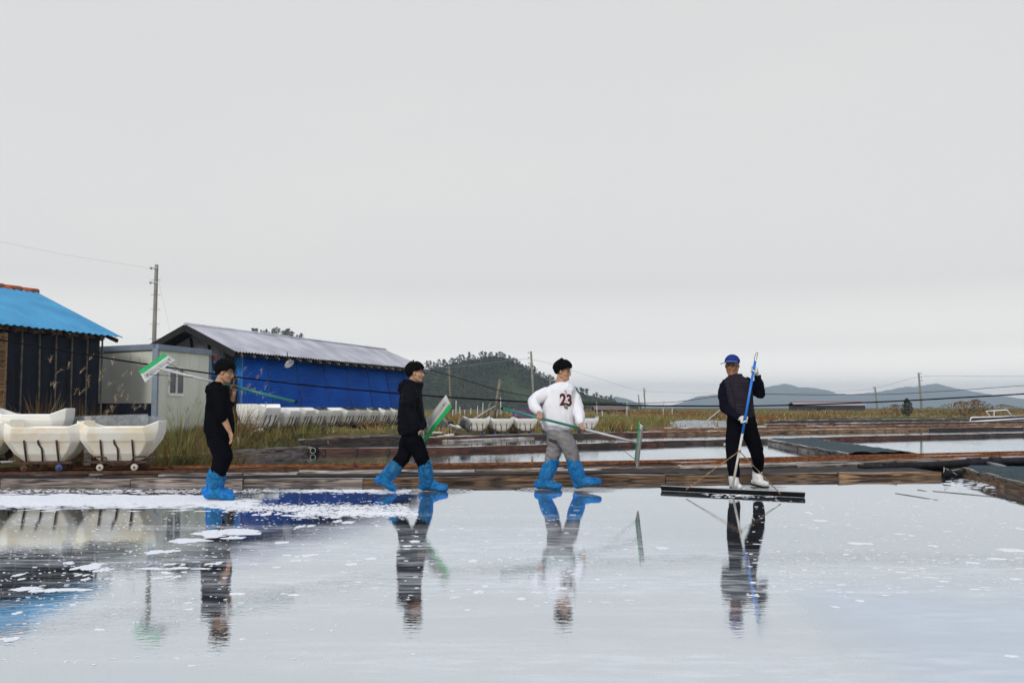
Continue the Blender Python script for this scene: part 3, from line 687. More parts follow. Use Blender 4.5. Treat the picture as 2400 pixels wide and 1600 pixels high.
h = MB(); h.tube(loop_pts(c + Vector((0, -.075, 0)), .062, ax=Vector((0, 1, 0))), .008, 6); h.tube([c + Vector((0, -.08, .06)), c + Vector((-.09, -.09, .09)), c + Vector((-.13, -.09, .05))], .007, 5)
place(h.build('rope', M['rope'], None, True), tag_plug, base)

# ---------------------------------------------------------------- left shed: blue sheet roof, black tarpaulin wall with battens
def sheet_roof(name, e0, e1, r0, r1, m, parent, base, pitch=0.18, amp=0.022, thick=0.0):
    """profiled sheet between an eave line e0-e1 and a ridge line r0-r1; ribs run down the slope"""
    e0, e1, r0, r1 = map(Vector, (e0, e1, r0, r1)); L = (e1 - e0).length; n = int(L / pitch) * 4; mb = MB()
    nrm = (e1 - e0).cross(r0 - e0).normalized()
    if nrm.z < 0: nrm = -nrm
    for i in range(n + 1):
        t = i / n; o = nrm * (amp if i % 4 in (1, 2) else 0.0) + Vector((0, 0, mnoise.noise(Vector((t * 14, 3, 1))) * .012))
        a = e0.lerp(e1, t) + o + (e0 - r0).normalized() * (mnoise.noise(Vector((t * 25, 1, 4))) * .02); b = r0.lerp(r1, t) + o
        mb.v += [tuple(a), tuple(b)]
    for i in range(n): mb.f.append((i * 2, i * 2 + 2, i * 2 + 3, i * 2 + 1))
    mb.m = [0] * n
    o = mb.build(name, m, None, False, False)
    sol = o.modifiers.new('s', 'SOLIDIFY'); sol.thickness = 0.012
    return place(o, parent, base)
M['blue_roof'] = mat('blue_sheet_roof', (0.055, 0.33, 0.58), 0.45, c2=(0.035, 0.25, 0.47), scale=1.3, spec=0.5, stretch=(1, 1, 1))
M['tile_orange'] = mat('orange_ridge_tile', (0.50, 0.11, 0.025), 0.6, var=0.4, scale=5)
M['tarp'] = mat('black_tarpaulin', (0.006, 0.008, 0.016), 0.5, c2=(0.009, 0.014, 0.026), scale=2.0, spec=0.12, bump=0.8, bscale=3.5)
M['batten'] = mat('grey_batten', (0.16, 0.14, 0.11), 0.8, var=0.55, scale=9)
SH = Vector((-9.2, 20.5, 0.2))
shed = empty('storage_shed', SH, 'black tarpaulin shed with bright blue sheet roof at the left edge', 'shed')
ec = at(288, 793, 22.1); eb = at(0, 752, 18.9); dw = (eb - ec).normalized(); ee = ec + dw * 7.5; ee.z = 2.72; ec.z = 2.66
rc = at(88, 684, 22.86); re = rc + Vector((dw.x, dw.y, 0)).normalized() * 7.5
rc.z = 3.75; re.z = 3.80
sheet_roof('roof', ee, ec, re, rc, M['blue_roof'], shed, SH)
inw = Vector((-dw.y, dw.x, 0)); inw = -inw if inw.x > 0 else inw; inw.normalize()
sheet_roof('roof', Vector((2 * re.x - ee.x, 2 * re.y - ee.y, ee.z)), Vector((2 * rc.x - ec.x, 2 * rc.y - ec.y, ec.z)), re, rc, M['blue_roof'], shed, SH)
for k in range(15):
    a = rc.lerp(re, k / 15.0); b = rc.lerp(re, (k + .97) / 15.0); mb = MB()
    mb.tube([a + Vector((0, 0, .02)), b + Vector((0, 0, .0))], [.065, .075], 10); place(mb.build('ridge_tile', M['tile_orange'], None, True), shed, SH)
wa = ec + inw * .32 + dw * .35; wb = ee + inw * .32
ridge_w = rc + dw * .3
mb = MB(); n = 90
for i in range(n + 1):                                        # tarpaulin between battens: bulging, wrinkled
    t = i / n; p = wa.lerp(wb, t); w = math.sin(math.pi * ((t * 16.0) % 1.0))
    for k in range(7):
        z = 0.25 + (2.58 - .25) * k / 6; bul = .05 * w * (1 - abs(k / 3.0 - 1) * .4) + .025 * mnoise.noise(Vector((t * 40, k * .7, 2)))
        q = p - inw * bul; mb.v.append((q.x, q.y, z))
for i in range(n):
    for k in range(6): mb.f.append((i * 7 + k, i * 7 + k + 1, (i + 1) * 7 + k + 1, (i + 1) * 7 + k))
mb.m = [0] * len(mb.f); place(mb.build('tarpaulin_wall', M['tarp'], None, True, False), shed, SH)
mb = MB(); g1 = wa + inw * 4.2; mb.add([(wa.x, wa.y, .2), (g1.x, g1.y, .2), (g1.x, g1.y, 2.6), (ridge_w.x, ridge_w.y, 3.62), (wa.x, wa.y, 2.6)], [(0, 1, 2, 3, 4)])
place(mb.build('gable_wall', M['tarp'], None, False, False), shed, SH)
for i in range(17):
    p = wa.lerp(wb, i / 16.0) - inw * .07
    mb = MB(); mb.tube([(p.x + R.gauss(0, .02), p.y + R.gauss(0, .02), .15), (p.x + R.gauss(0, .01), p.y, 1.4), (p.x, p.y, 2.6)], [.022, .02, .02], 6)
    place(mb.build('batten', M['batten'], None, True), shed, SH)
for i in range(16):                                           # rafter ends and the fascia under the eave
    p = ec.lerp(ee, (i + .3) / 16.0); mb = MB(); mb.beam(p + inw * .03 - Vector((0, 0, .09)), p + inw * .8 + Vector((0, 0, .22)), .06, .08); place(mb.build('rafter', M['wood_dark']), shed, SH)
mb = MB(); mb.beam(wa - Vector((0, 0, .03)) - inw * .1, wb - Vector((0, 0, .03)) - inw * .1, .06, .10); place(mb.build('wall_plate', M['wood_brown']), shed, SH)
# plank clad bay at the left edge
q0 = at(25, 900, 19.15); q0 = wa + (wb - wa).normalized() * ((q0 - wa).dot((wb - wa).normalized()))
for k in range(10):
    z = 1.12 + k * .145; a = q0 - inw * .10; b = a + dw * 3.0; a = Vector((a.x, a.y, z)); b = Vector((b.x, b.y, z))
    plank(shed, SH, a, b, .03, .135, R.choice([M['wood_pale'], M['wood_pale'], M['wood_tan']]), 'wall_plank')
a = q0 - inw * .14; mb = MB(); mb.beam((a.x, a.y, .2), (a.x, a.y, 2.55), .10, .10); place(mb.build('post', M['wood_tan']), shed, SH)
mb = MB(); a = q0 - inw * .12; b = a + dw * 3; mb.beam((a.x, a.y, .85), (b.x, b.y, .85), .06, .46); place(mb.build('plinth', mat('dark_grey_plinth', (0.05, 0.06, 0.08), 0.7)), shed, SH)

# ---------------------------------------------------------------- prefab cabin with pale green sandwich panels
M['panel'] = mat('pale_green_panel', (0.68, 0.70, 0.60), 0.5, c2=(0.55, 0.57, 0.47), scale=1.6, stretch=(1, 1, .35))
M['panel_shade'] = mat('shaded_panel', (0.60, 0.61, 0.53), 0.5, c2=(0.5, 0.51, 0.44), scale=1.4, stretch=(1, 1, .35))  # darker copy of the panel for the left face, shade painted into its colour
M['trim'] = mat('blue_grey_trim', (0.21, 0.26, 0.33), 0.5, var=0.2, scale=3)
CB = Vector((-8.16, 22.8, 0.3))
cabin = empty('prefab_cabin', CB, 'pale green panel cabin with blue grey trim between the sheds', 'cabin')
c0 = at(365, 808, 22.8); c1 = at(490, 826, 25.2); c2_ = at(200, 812, 24.1)
ztop = 2.44
def xy(p, z): return Vector((p.x, p.y, z))
def panel_wall(a, b, n, m, nrm, z0, z1):
    for k in range(n):
        p = a.lerp(b, (k + .006) / n); q = a.lerp(b, (k + .994) / n); mb = MB()
        mb.beam(xy(p, (z0 + z1) / 2), xy(q, (z0 + z1) / 2), .05, z1 - z0); place(mb.build('wall_panel', m), cabin, CB)
panel_wall(c0, c1, 5, M['panel'], None, .35, ztop); panel_wall(c2_, c0, 3, M['panel_shade'], None, .35, ztop)
mb = MB(); inn = (c1 - c0).normalized() * .05 ; mb.add([xy(c0, .4) + inn, xy(c2_, .4) + inn, xy(c2_, 2.4) + inn, xy(c0, 2.4) + inn], [(0, 1, 2, 3)])
out_r = Vector(((c1 - c0).y, -(c1 - c0).x, 0)).normalized(); out_l = Vector(((c0 - c2_).y, -(c0 - c2_).x, 0)).normalized()
mb = MB(); mb.beam(xy(c0, ztop + .05) + out_r * .03, xy(c1, ztop + .05) + out_r * .03, .10, .13); mb.beam(xy(c2_, ztop + .05) + out_l * .03, xy(c0, ztop + .05) + out_l * .03, .10, .13)
place(mb.build('roof_trim', M['trim']), cabin, CB)
mb = MB(); mb.add([xy(c0, ztop + .112), xy(c1, ztop + .112), xy(c1 + (c2_ - c0), ztop + .112), xy(c2_, ztop + .112)], [(0, 1, 2, 3)]); place(mb.build('roof', M['trim'], None, False, False), cabin, CB)
for p, s in ((c0, .12), (c1, .09)):
    mb = MB(); q = p + out_r * .01; mb.box((q.x, q.y, (ztop + .3) / 2 + .02), (s, s, ztop - .3)); place(mb.build('corner_post', M['trim']), cabin, CB)
M['glass'] = mat('dark_window_glass', (0.03, 0.035, 0.04), 0.06, var=0.3, spec=0.8)
wd = (c1 - c0).normalized(); wc = c0 + wd * (.24 * (c1 - c0).length)
for d in (wd * 0,):
    pass
w0 = c0 + wd * 0.52; w1 = c0 + wd * 1.18
win = MB(); fo = out_r * .035
for z, hh in ((2.02, .05), (1.40, .05)): win.beam(xy(w0, z) + fo, xy(w1, z) + fo, .05, hh)
for t in (0, .5, 1): p = w0.lerp(w1, t); win.beam(xy(p, 1.42) + fo, xy(p, 2.0) + fo, .05, .06, up=(1, 0, 0))
wf = place(win.build('window', M['white_plastic']), cabin, CB)
for t0, t1 in ((.05, .46), (.54, .95)):
    g = MB(); a, b = w0.lerp(w1, t0), w0.lerp(w1, t1); g.beam(xy(a, 1.71) + out_r * .03, xy(b, 1.71) + out_r * .03, .02, .52); g.build('pane', M['glass'], wf)
dj = MB(); dj.box(xy(c1, 2.36) + out_r * .1 + wd * .12, (.16, .12, .14)); place(dj.build('junction_box', mat('red_brown_box', (0.12, 0.03, 0.02), .7)), cabin, CB)
# black sheeted stack under the cabin's left face
bs = MB(); bs.loft([(xy(c0 + out_l * .5 - (c0 - c2_).normalized() * .9, .2), (1.0, .1, 0), (0, .4, 0)), (xy(c0 + out_l * .5 - (c0 - c2_).normalized() * .9, .9), (.98, .08, 0), (0, .38, 0)), (xy(c0 + out_l * .5 - (c0 - c2_).normalized() * .85, 1.2), (.93, .05, 0), (0, .33, 0))], 24, 5)
tag(bs.build('sheeted_stack', M['tarp']), 'black sheeted stack against the lower cabin wall behind the grass', 'stack')

# ---------------------------------------------------------------- the long salt barn: blue corrugated wall, grey sheet roof
M['barn_roof'] = mat('grey_sheet_roof', (0.52, 0.52, 0.57), 0.5, c2=(0.36, 0.36, 0.40), scale=1.4, spec=0.4, stretch=(1, 1, 1))
M['blue_wall'] = mat('blue_corrugated_sheet', (0.004, 0.125, 0.56), 0.55, c2=(0.003, 0.085, 0.42), scale=0.9, spec=0.12, rnd=0.08)
M['blue_gable'] = mat('light_blue_sheet', (0.02, 0.19, 0.55), 0.5, var=0.2, scale=1)
M['timber_black'] = mat('black_timber', (0.012, 0.011, 0.012), 0.8, var=0.4)
M['lining'] = mat('pale_grey_lining', (0.30, 0.30, 0.34), 0.7, c2=(0.16, 0.16, 0.19), scale=1.2)
BA = Vector((-7.1, 26.5, 0.4))
barn = empty('salt_barn', BA, 'long low salt barn with blue corrugated wall and grey sheet roof', 'barn')
be0 = at(551, 824, 25.5); be1 = at(1010, 867, 39.7); bd = Vector((be1.x - be0.x, be1.y - be0.y, 0)).normalized(); bp_ = Vector((-bd.y, bd.x, 0))
br0 = be0 + bp_ * 1.473; br0.z = 3.25; br1 = be0 + bp_ * 1.473 + bd * 13.55; br1.z = 3.34
bb0 = be0 + bp_ * 2.946; bb1 = be1 + bp_ * 2.946
sheet_roof('roof', be0, be1, br0, br1, M['barn_roof'], barn, BA, pitch=.16, amp=.03)
sheet_roof('roof', bb0, bb1, br0, br1, M['barn_roof'], barn, BA, pitch=.16, amp=.03)
mb = MB(); mb.tube([br0 + Vector((0, 0, .02)), br1 + Vector((0, 0, .02))], .05, 8); place(mb.build('ridge_cap', M['barn_roof'], None, True), barn, BA)
mb = MB()                                                     # black barge boards and the sheeted underside of the gable overhang
for a, b in ((be0, br0), (br0, bb0)): mb.beam(a - Vector((0, 0, .07)) - bd * .02, b - Vector((0, 0, .07)) - bd * .02, .03, .16)
place(mb.build('barge_board', M['timber_black']), barn, BA)
for a, b, c, d in ((be0, br0, br0 + bd * 13.5, be0 + bd * 14.6), (bb0, br0, br0 + bd * 13.5, bb0 + bd * 14.6)):
    mb = MB(); dz = Vector((0, 0, -.09)); mb.add([a + dz, b + dz, c + dz, d + dz], [(0, 1, 2, 3)]); place(mb.build('soffit', M['timber_black'], None, False, False), barn, BA)
# front wall: leaning panels of horizontal ribs
top_in, bot_in, wz0, wz1 = 0.42, 0.08, 0.62, 2.50
def corr_panel(t0, t1, name='wall_panel'):
    mb = MB(); n = 38 * 4; prof = []
    for i in range(n + 1):
        z = wz0 + (wz1 - wz0) * i / n; k = (z - wz0) / (wz1 - wz0); ins = bot_in + (top_in - bot_in) * k
        prof.append((ins - (.024 if i % 4 in (1, 2) else 0), z))
    for t in (t0, t1):
        for ins, z in prof:
            q = be0 + bd * t + bp_ * ins; mb.v.append((q.x, q.y, z))
    for i in range(n): mb.f.append((i, n + 1 + i, n + 2 + i, i + 1))
    mb.m = [0] * n
    return place(mb.build(name, M['blue_wall'], None, False, False), barn, BA)
cuts = [0.55, 2.35, 4.1, 5.9, 7.6, 9.3, 11.0, 12.7, 14.3]
for a, b in zip(cuts, cuts[1:]): corr_panel(a, b - .03)
for t in cuts[1:-1]:
    mb = MB(); q0 = be0 + bd * (t - .015) + bp_ * (bot_in - .01); q1 = be0 + bd * (t - .015) + bp_ * (top_in - .01); mb.beam((q0.x, q0.y, wz0), (q1.x, q1.y, wz1), .03, .012, up=tuple(bp_)); place(mb.build('panel_joint', M['timber_black']), barn, BA)
mb = MB(); q0 = be0 + bd * .5 + bp_ * .10; q1 = be0 + bd * 14.2 + bp_ * .10; mb.beam((q0.x, q0.y, .45), (q1.x, q1.y, .45), .1, .4); place(mb.build('plinth', M['timber_black']), barn, BA)
mb = MB(); q0 = be0 + bd * .33 + bp_ * .12; q1 = be0 + bd * .33 + bp_ * .40; mb.beam((q0.x, q0.y, .3), (q1.x, q1.y, 2.6), .40, .06, up=tuple(bp_)); place(mb.build('corner_post', M['timber_black']), barn, BA)
for i in range(22):
    p = be0.lerp(be1, (i + .6) / 22.5); mb = MB(); mb.beam(p + bp_ * .02 - Vector((0, 0, .09)), p + bp_ * .5 + Vector((0, 0, .10)), .05, .06); place(mb.build('rafter_end', M['wood_pale']), barn, BA)
# gable wall, set back under the overhang
gw0 = be0 + bd * .62 + bp_ * .12; gw1 = bb0 + bd * .62 - bp_ * .15; gr = br0 + bd * .62
mb = MB(); mb.add([xy(gw0, .4), xy(gw1, .4), xy(gw1, 2.46), xy(gr, 3.1), xy(gw0, 2.46)], [(0, 1, 2, 3, 4)]); place(mb.build('gable_lining', M['lining'], None, False, False), barn, BA)
mb = MB(); nn = 24
for i in range(nn * 4 + 1):
    p = gw0.lerp(gw1, i / (nn * 4) * .42) - bd * (.03 + (.02 if i % 4 in (1, 2) else 0)); mb.v += [(p.x, p.y, .45), (p.x, p.y, 2.42)]
for i in range(nn * 4): mb.f.append((i * 2, i * 2 + 2, i * 2 + 3, i * 2 + 1))
mb.m = [0] * len(mb.f); place(mb.build('gable_panel', M['blue_gable'], None, False, False), barn, BA)
mb = MB(); p = gw0.lerp(gw1, .47) - bd * .05; q = gw0.lerp(gw1, .8) - bd * .05; mb.beam(xy(p, 1.95), xy(q, 1.95), .03, 1.0); place(mb.build('gable_board', mat('grey_board', (0.34, 0.34, 0.38), .6, var=.2)), barn, BA)
for t0, t1, z0, z1 in ((.3, .38, 2.0, 2.75), (.52, .58, 2.05, 2.95)):
    a = gw0.lerp(gw1, t0) - bd * .05; b = gw0.lerp(gw1, t1) - bd * .05; mb = MB(); mb.beam(xy(a, z0), xy(b, z1), .05, .05, up=tuple(bp_)); place(mb.build('strut', M['timber_black']), barn, BA)
g2 = be1 - bd * .5 + bp_ * .3; g3 = bb1 - bd * .5 - bp_ * .15
mb = MB(); mb.add([xy(g2, .4), xy(g3, .4), xy(g3, 2.4), xy(br1, 3.1), xy(g2, 2.4)], [(0, 1, 2, 3, 4)]); place(mb.build('rear_gable', M['blue_wall'], None, False, False), barn, BA)
# lamp dish under the eave
lp = at(676, 850, 28.0); lamp = empty('dish_lamp', lp, 'small white dish lamp hanging under the barn eave', 'lamp')
mb = MB(); ax = Vector((.5, -.35, -.6)).normalized()
mb.tube([-ax * .05, -ax * .03, ax * .02, ax * .05], [.03, .05, .12, .15], 18, caps=False); o = mb.build('dish', M['white_plastic'], lamp, True, False); o.modifiers.new('s', 'SOLIDIFY').thickness = .006
mb = MB(); mb.tube([-ax * .05, (-.05, .05, .16), (-.06, .12, .30)], .012, 6); mb.build('bracket', M['black_rubber'], lamp)
# ---------------------------------------------------------------- salt carts: flared plastic tubs on small iron bogies
M['tub'] = mat('cream_plastic', (0.86, 0.84, 0.77), 0.38, c2=(0.80, 0.70, 0.52), scale=3.0, spec=0.45, contrast=(0.36, 0.52), rnd=0.05, detail=7)
M['tub_white'] = mat('white_tub_plastic', (0.87, 0.87, 0.86), 0.4, c2=(0.80, 0.79, 0.74), scale=1.5, spec=0.4, rnd=0.04)
M['wheel_pale'] = mat('pale_nylon_wheel', (0.55, 0.52, 0.45), 0.5, var=0.3, scale=20)
M['wheel_blue'] = mat('blue_nylon_wheel', (0.03, 0.06, 0.22), 0.5, var=0.3, scale=20)
M['liner'] = mat('black_liner', (0.006, 0.006, 0.007), 0.6, var=0.3)
def tub_mesh(m, k=1.0):
    def ring(hx, hy, ch, z, zl):
        hx *= k; a, b = hx - ch, hy - ch * .72
        return [(-a, -hy, zl), (a, -hy, zl), (hx, -b, z), (hx, b, z), (a, hy, zl), (-a, hy, zl), (-hx, b, z), (-hx, -b, z)]
    rs = [ring(.25, .21, .05, .14, .14), ring(.36, .285, .07, .25, .25), ring(.46, .35, .10, .41, .41), ring(.472, .37, .11, .435, .435), ring(.515, .425, .17, .56, .55), ring(.525, .445, .21, .725, .635), ring(.515, .46, .195, .715, .64), ring(.515, .46, .195, .695, .62), ring(.503, .448, .19, .695, .62)]
    rs = rs[:6]
    mb = MB()
    for r_ in rs: mb.v += r_
    for i in range(len(rs) - 1):
        for k in range(8): mb.f.append((i * 8 + k, i * 8 + (k + 1) % 8, (i + 1) * 8 + (k + 1) % 8, (i + 1) * 8 + k))
    mb.f.append(tuple(range(7, -1, -1))); mb.m = [0] * len(mb.f)
    me = mb.mesh('tub', m, False, False)
    o = bpy.data.objects.new('tmp', me); s = o.modifiers.new('s', 'SOLIDIFY'); s.thickness = .022; s.offset = -1
    b = o.modifiers.new('b', 'BEVEL'); b.width = .009; b.segments = 1; b.limit_method = 'ANGLE'; b.angle_limit = math.radians(14)
    col.objects.link(o); dg = bpy.context.evaluated_depsgraph_get(); m2 = bpy.data.meshes.new_from_object(o.evaluated_get(dg)); bpy.data.objects.remove(o)
    m2.polygons.foreach_set('use_smooth', [True] * len(m2.polygons))
    try: m2.set_sharp_from_angle(angle=math.radians(11))
    except Exception: pass
    return m2
TUB, TUBW = tub_mesh(M['tub'], 1.1), tub_mesh(M['tub_white'])
def bars_mesh(x, side, bent=0.0):
    mb = MB(); s = side
    pts = [(x, s * .235, .12), (x + bent * .3, s * .305, .26), (x + bent * .3, s * .338, .33), (x - bent, s * .366, .40), (x - bent, s * .388, .45)]
    mb.tube(pts, .0135, 6); return mb.mesh('strap', M['rust_dark'], True)
STRAPS = [(x, s, bars_mesh(x, s, .03 if (x == 0 and s < 0) else 0.0)) for s in (-1, 1) for x in (-.22, 0.0, .22)]
def frame_mesh():
    mb = MB()
    for y in (-.25, .25): mb.beam((-.40, y, .125), (.40, y, .125), .04, .035)
    for x in (-.38, -.2, .2, .38): mb.beam((x, -.25, .127), (x, .25, .127), .035, .03)
    for x in (-.24, .24):
        for y in (-.28, .28): mb.beam((x, y - .03 * math.copysign(1, y), .05), (x, y - .03 * math.copysign(1, y), .12), .05, .04, up=(1, 0, 0))
    return mb.mesh('frame', M['rust_dark'])
def bumper_mesh():
    mb = MB()
    mb.tube([(-.40, -.27, .20), (-.22, -.29, .205), (-.15, -.30, .19), (-.13, -.30, .11), (-.08, -.30, .085), (.14, -.30, .085), (.19, -.30, .11), (.22, -.30, .18), (.27, -.29, .205), (.40, -.27, .20)], .011, 6)
    return mb.mesh('bumper', M['rust_dark'], True)
def wheel_mesh(m):
    mb = MB(); mb.tube([(0, -.022, 0), (0, -.018, 0), (0, .018, 0), (0, .022, 0)], [.044, .05, .05, .044], 18); return mb.mesh('wheel', m, True)
def hub_mesh():
    mb = MB(); mb.tube([(0, -.028, 0), (0, .028, 0)], .017, 10); return mb.mesh('hub', M['rust_dark'], True)
FRAME, BUMP, WP, WB, WD, HUB = frame_mesh(), bumper_mesh(), wheel_mesh(M['wheel_pale']), wheel_mesh(M['wheel_blue']), wheel_mesh(M['rust_dark']), hub_mesh()
def liner_mesh():
    mb = MB(); n = 10
    for j in range(n + 1):
        for i in range(n + 1):
            x = -.47 + .94 * i / n; y = -.41 + .82 * j / n
            mb.v.append((x, y, (.695 + .03 * mnoise.noise(Vector((x * 5, y * 5, 1))) + .03 * abs(x) / .47)))
    mb.f = [(j * (n + 1) + i, j * (n + 1) + i + 1, (j + 1) * (n + 1) + i + 1, (j + 1) * (n + 1) + i) for j in range(n) for i in range(n)]; mb.m = [0] * len(mb.f)
    return mb.mesh('liner', M['liner'], True, False)
LINER = liner_mesh()
def cart(loc, rz, label, group, tub, wheels, s=1.0, liner=False, bump=True, tilt=0.0):
    e = empty('salt_cart', loc, label, 'cart', group); e.rotation_euler = (0, tilt, rz); e.scale = (s, s, s)
    link('tub', tub, e)
    for x, sd, me in STRAPS: link('strap', me, e)
    link('frame', FRAME, e)
    if bump: link('bumper', BUMP, e)
    i = 0
    for x in (-.24, .24):
        for y in (-.28, .28):
            w = link('wheel', wheels[i % len(wheels)], e); w.location = (x, y, .05); link('hub', HUB, w); i += 1
    if liner: link('liner', LINER, e)
    return e
a0 = math.atan2(REAR[1].y - REAR[0].y, REAR[1].x - REAR[0].x)
for xx, wh, lab, bp2, dz, tl in ((-5.80, [WP, WD], 'cream plastic salt cart with pale wheels and bumper beside the reeds', True, 0, 0), (-6.83, [WD, WD, WB, WD], 'cream plastic salt cart with one blue wheel, middle of the near train', False, 0, 0), (-7.86, [WD], 'cream salt cart cut by the left edge of the picture', False, .05, .05)):
    cart((xx, y_at(REAR, xx) - .34, .183 + dz), a0, lab, 'salt carts on the near rails', TUB, wh, 1.0, False, bp2, tl)
cart((-7.45, y_at(REAR, -7.5) + .55, .33), a0 + .06, 'white salt cart standing behind the near train at the left edge', None, TUBW, [WD], 1.05, False, False)
# row in front of the barn
ulist = [608, 663, 699, 731, 764, 800, 827, 856, 886, 913, 940]
names = ['first', 'second', 'third', 'fourth', 'fifth', 'sixth', 'seventh', 'eighth', 'ninth', 'tenth', 'eleventh']
for i, u in enumerate(ulist):
    best = min(np.arange(-2, 16, .02), key=lambda t: abs((lambda q: 1200 + q.x / q.y * F - u)(be0 + bd * t - bp_ * .78)))
    q = be0 + bd * float(best) - bp_ * .78
    lab = 'white salt cart, %s from the reeds in the row along the blue barn' % names[i]
    if i == 10: lab = 'white salt cart half hidden behind the man in the black jacket'
    cart((q.x, q.y, max(land(q.x, q.y), .40) + .02), math.atan2(bd.y, bd.x) + R.gauss(0, .03), lab, 'white salt carts along the barn', TUBW, [WB, WB, WD] if i < 4 else [WD], .86 if i else 1.0, i in (3, 5, 6, 7, 8, 9, 10), i > 3)
for i, (u, lab) in enumerate(((1117, 'white salt cart with black cover, leftmost of the three in the open'), (1173, 'white salt cart with black cover, middle of the three in the open'), (1229, 'white salt cart with black cover, nearest the man in white'), (1290, 'white salt cart hidden behind the man in the white sweatshirt'), (1372, 'white salt cart peeping out behind the white sweatshirt sleeve'))):
    p = at(u, 1000, 36.4 + i * .5); cart((p.x, p.y, max(land(p.x, p.y), .09) + .03), .10, lab, 'white salt carts in the open', TUBW, [WB], .90, True, True)
tr = MB()
for dy in (-.27, .27): tr.beam((-2.6, 36.0 + dy, .085), (3.6, 38.6 + dy, .085), .12, .07)
tk = tag(tr.build('cart_track', M['wood_dark']), 'dark timber track under the white carts in the open', 'track')

# clear plastic sheets standing behind the near carts
def clear_mat():
    m, nt, b, out = nodes_of('scratched_clear_plastic'); N, L = nt.nodes, nt.links
    tr_ = N.new('ShaderNodeBsdfTransparent'); tr_.inputs[0].default_value = (0.86, 0.89, 0.9, 1); mx = N.new('ShaderNodeMixShader')
    tc = N.new('ShaderNodeTexCoord'); nz = N.new('ShaderNodeTexNoise'); nz.inputs['Scale'].default_value = 5; nz.inputs['Detail'].default_value = 5; nz.inputs['Distortion'].default_value = 2
    L.new(tc.outputs['Object'], nz.inputs['Vector']); mr = N.new('ShaderNodeMapRange'); mr.inputs['From Min'].default_value = .35; mr.inputs['From Max'].default_value = .7; mr.inputs['To Min'].default_value = .3; mr.inputs['To Max'].default_value = .55
    L.new(nz.outputs['Fac'], mr.inputs['Value']); L.new(mr.outputs[0], mx.inputs[0])
    b.inputs['Base Color'].default_value = (0.42, 0.45, 0.47, 1); b.inputs['Roughness'].default_value = 0.25
    L.new(tr_.outputs[0], mx.inputs[1]); L.new(b.outputs[0], mx.inputs[2]); L.new(mx.outputs[0], out.inputs['Surface']); return m
M['clear'] = clear_mat()
for u0, v0, u1, v1, hgt, Y, lab in ((-60, 975, 49, 967, .5, 16.2, 'clear plastic sheet at the left edge behind the carts'), (68, 980, 200, 974, .5, 15.9, 'scratched clear plastic sheet behind the middle cart'), (199, 974, 348, 970, .5, 15.85, 'widest clear plastic sheet behind the cart beside the reeds'), (330, 974, 383, 975, .4, 16.1, 'short clear plastic sheet nearest the green reeds')):
    p, q = at(u0, v0, Y), at(u1, v1, Y + .12); mb = MB(); mb.beam(p - Vector((0, 0, hgt / 2)), q - Vector((0, 0, hgt / 2)), .006, hgt)
    tag(mb.build('plastic_sheet', M['clear']), lab, 'plastic sheet')
p = at(207, 976, 15.7); mb = MB(); mb.beam((p.x, p.y, p.z), (p.x, p.y, .2), .02, .10, up=(1, 0, 0)); tag(mb.build('stake', M['wood_pale']), 'pale wooden stake between the clear plastic sheets', 'stake')

# ---------------------------------------------------------------- poles, posts and cables
M['concrete'] = mat('grey_concrete_pole', (0.26, 0.25, 0.21), 0.85, var=0.25, scale=3)
M['steel'] = mat('galvanised_steel', (0.35, 0.36, 0.38), 0.45, var=0.2, metal=0.6)
def power_pole(ut, vt, ub, Y, r, label, arms=0, rungs=0, side=-1, m=None):
    top = at(ut, vt, Y); bot = at(ub, 955, Y); bot.z = -.4
    k = (top.z + .4) ; bot.x = top.x + (at(ub, vt, Y).x - top.x) * 1.0
    e = empty('power_pole', bot, label, 'pole', 'power poles'); h = top - bot; mb = MB()
    mb.tube([(0, 0, 0), h * .5, h * .985, h], [r * 1.25, r * 1.08, r * .88, r * .82], 14); mb.build('shaft', m or M['concrete'], e, True)
    for a in range(arms):
        z = h * (1 - (.02 + .075 * a)); mb = MB(); mb.tube([z + Vector((-.06, 0, 0)), z + Vector((side * r * 3.2, -.04, .02))], r * .18, 6); mb.tube([z + Vector((side * r * 2.4, -.04, -r * .5)), z + Vector((side * r * 2.4, -.04, r * .6))], [r * .5, r * .4], 8); mb.build('insulator', M['steel'], e, True)
        mb = MB(); mb.tube([z + Vector((0, 0, -.04)), z + Vector((0, 0, .04))], r * .95, 12); mb.build('clamp', M['steel'], e, True)
    for a in range(rungs):
        z = h * (.62 + .3 * a / max(rungs - 1, 1)); mb = MB(); mb.tube([z + Vector((-r * 1.05 - .08, 0, 0)), z + Vector((r * 1.05 + .08, 0, .0))], .007, 5); mb.build('climbing_rung', M['steel'], e)
    return e, top
power_pole(367, 620, 363, 27.9, .057, 'tall grey concrete pole rising behind the cabin roof', 2, 5)
power_pole(1052.5, 858, 1058.5, 100, .105, 'leaning pole in front of the wooded hill beside the black jacket man', 2, 0, -1, M['wood_post'])
power_pole(1244.5, 823, 1253, 115, .13, 'tall pole rising behind the shoulder of the man in white', 4)
power_pole(1289.5, 877, 1289.5, 150, .12, 'short pole just above the shoulder of the man in white', 1)
power_pole(1509, 909, 1513, 190, .13, 'taller of two thin poles over the meadow near the brown shed', 3, 0, 1)
power_pole(1496.5, 925, 1499, 215, .13, 'shorter of two thin poles over the meadow near the brown shed', 1)
power_pole(2153, 873, 2159, 140, .14, 'tallest leaning pole before the blue hills on the right', 3, 0, 1)
power_pole(2050.5, 906, 2056, 185, .15, 'leaning pole beside the far red roofed barn', 2)
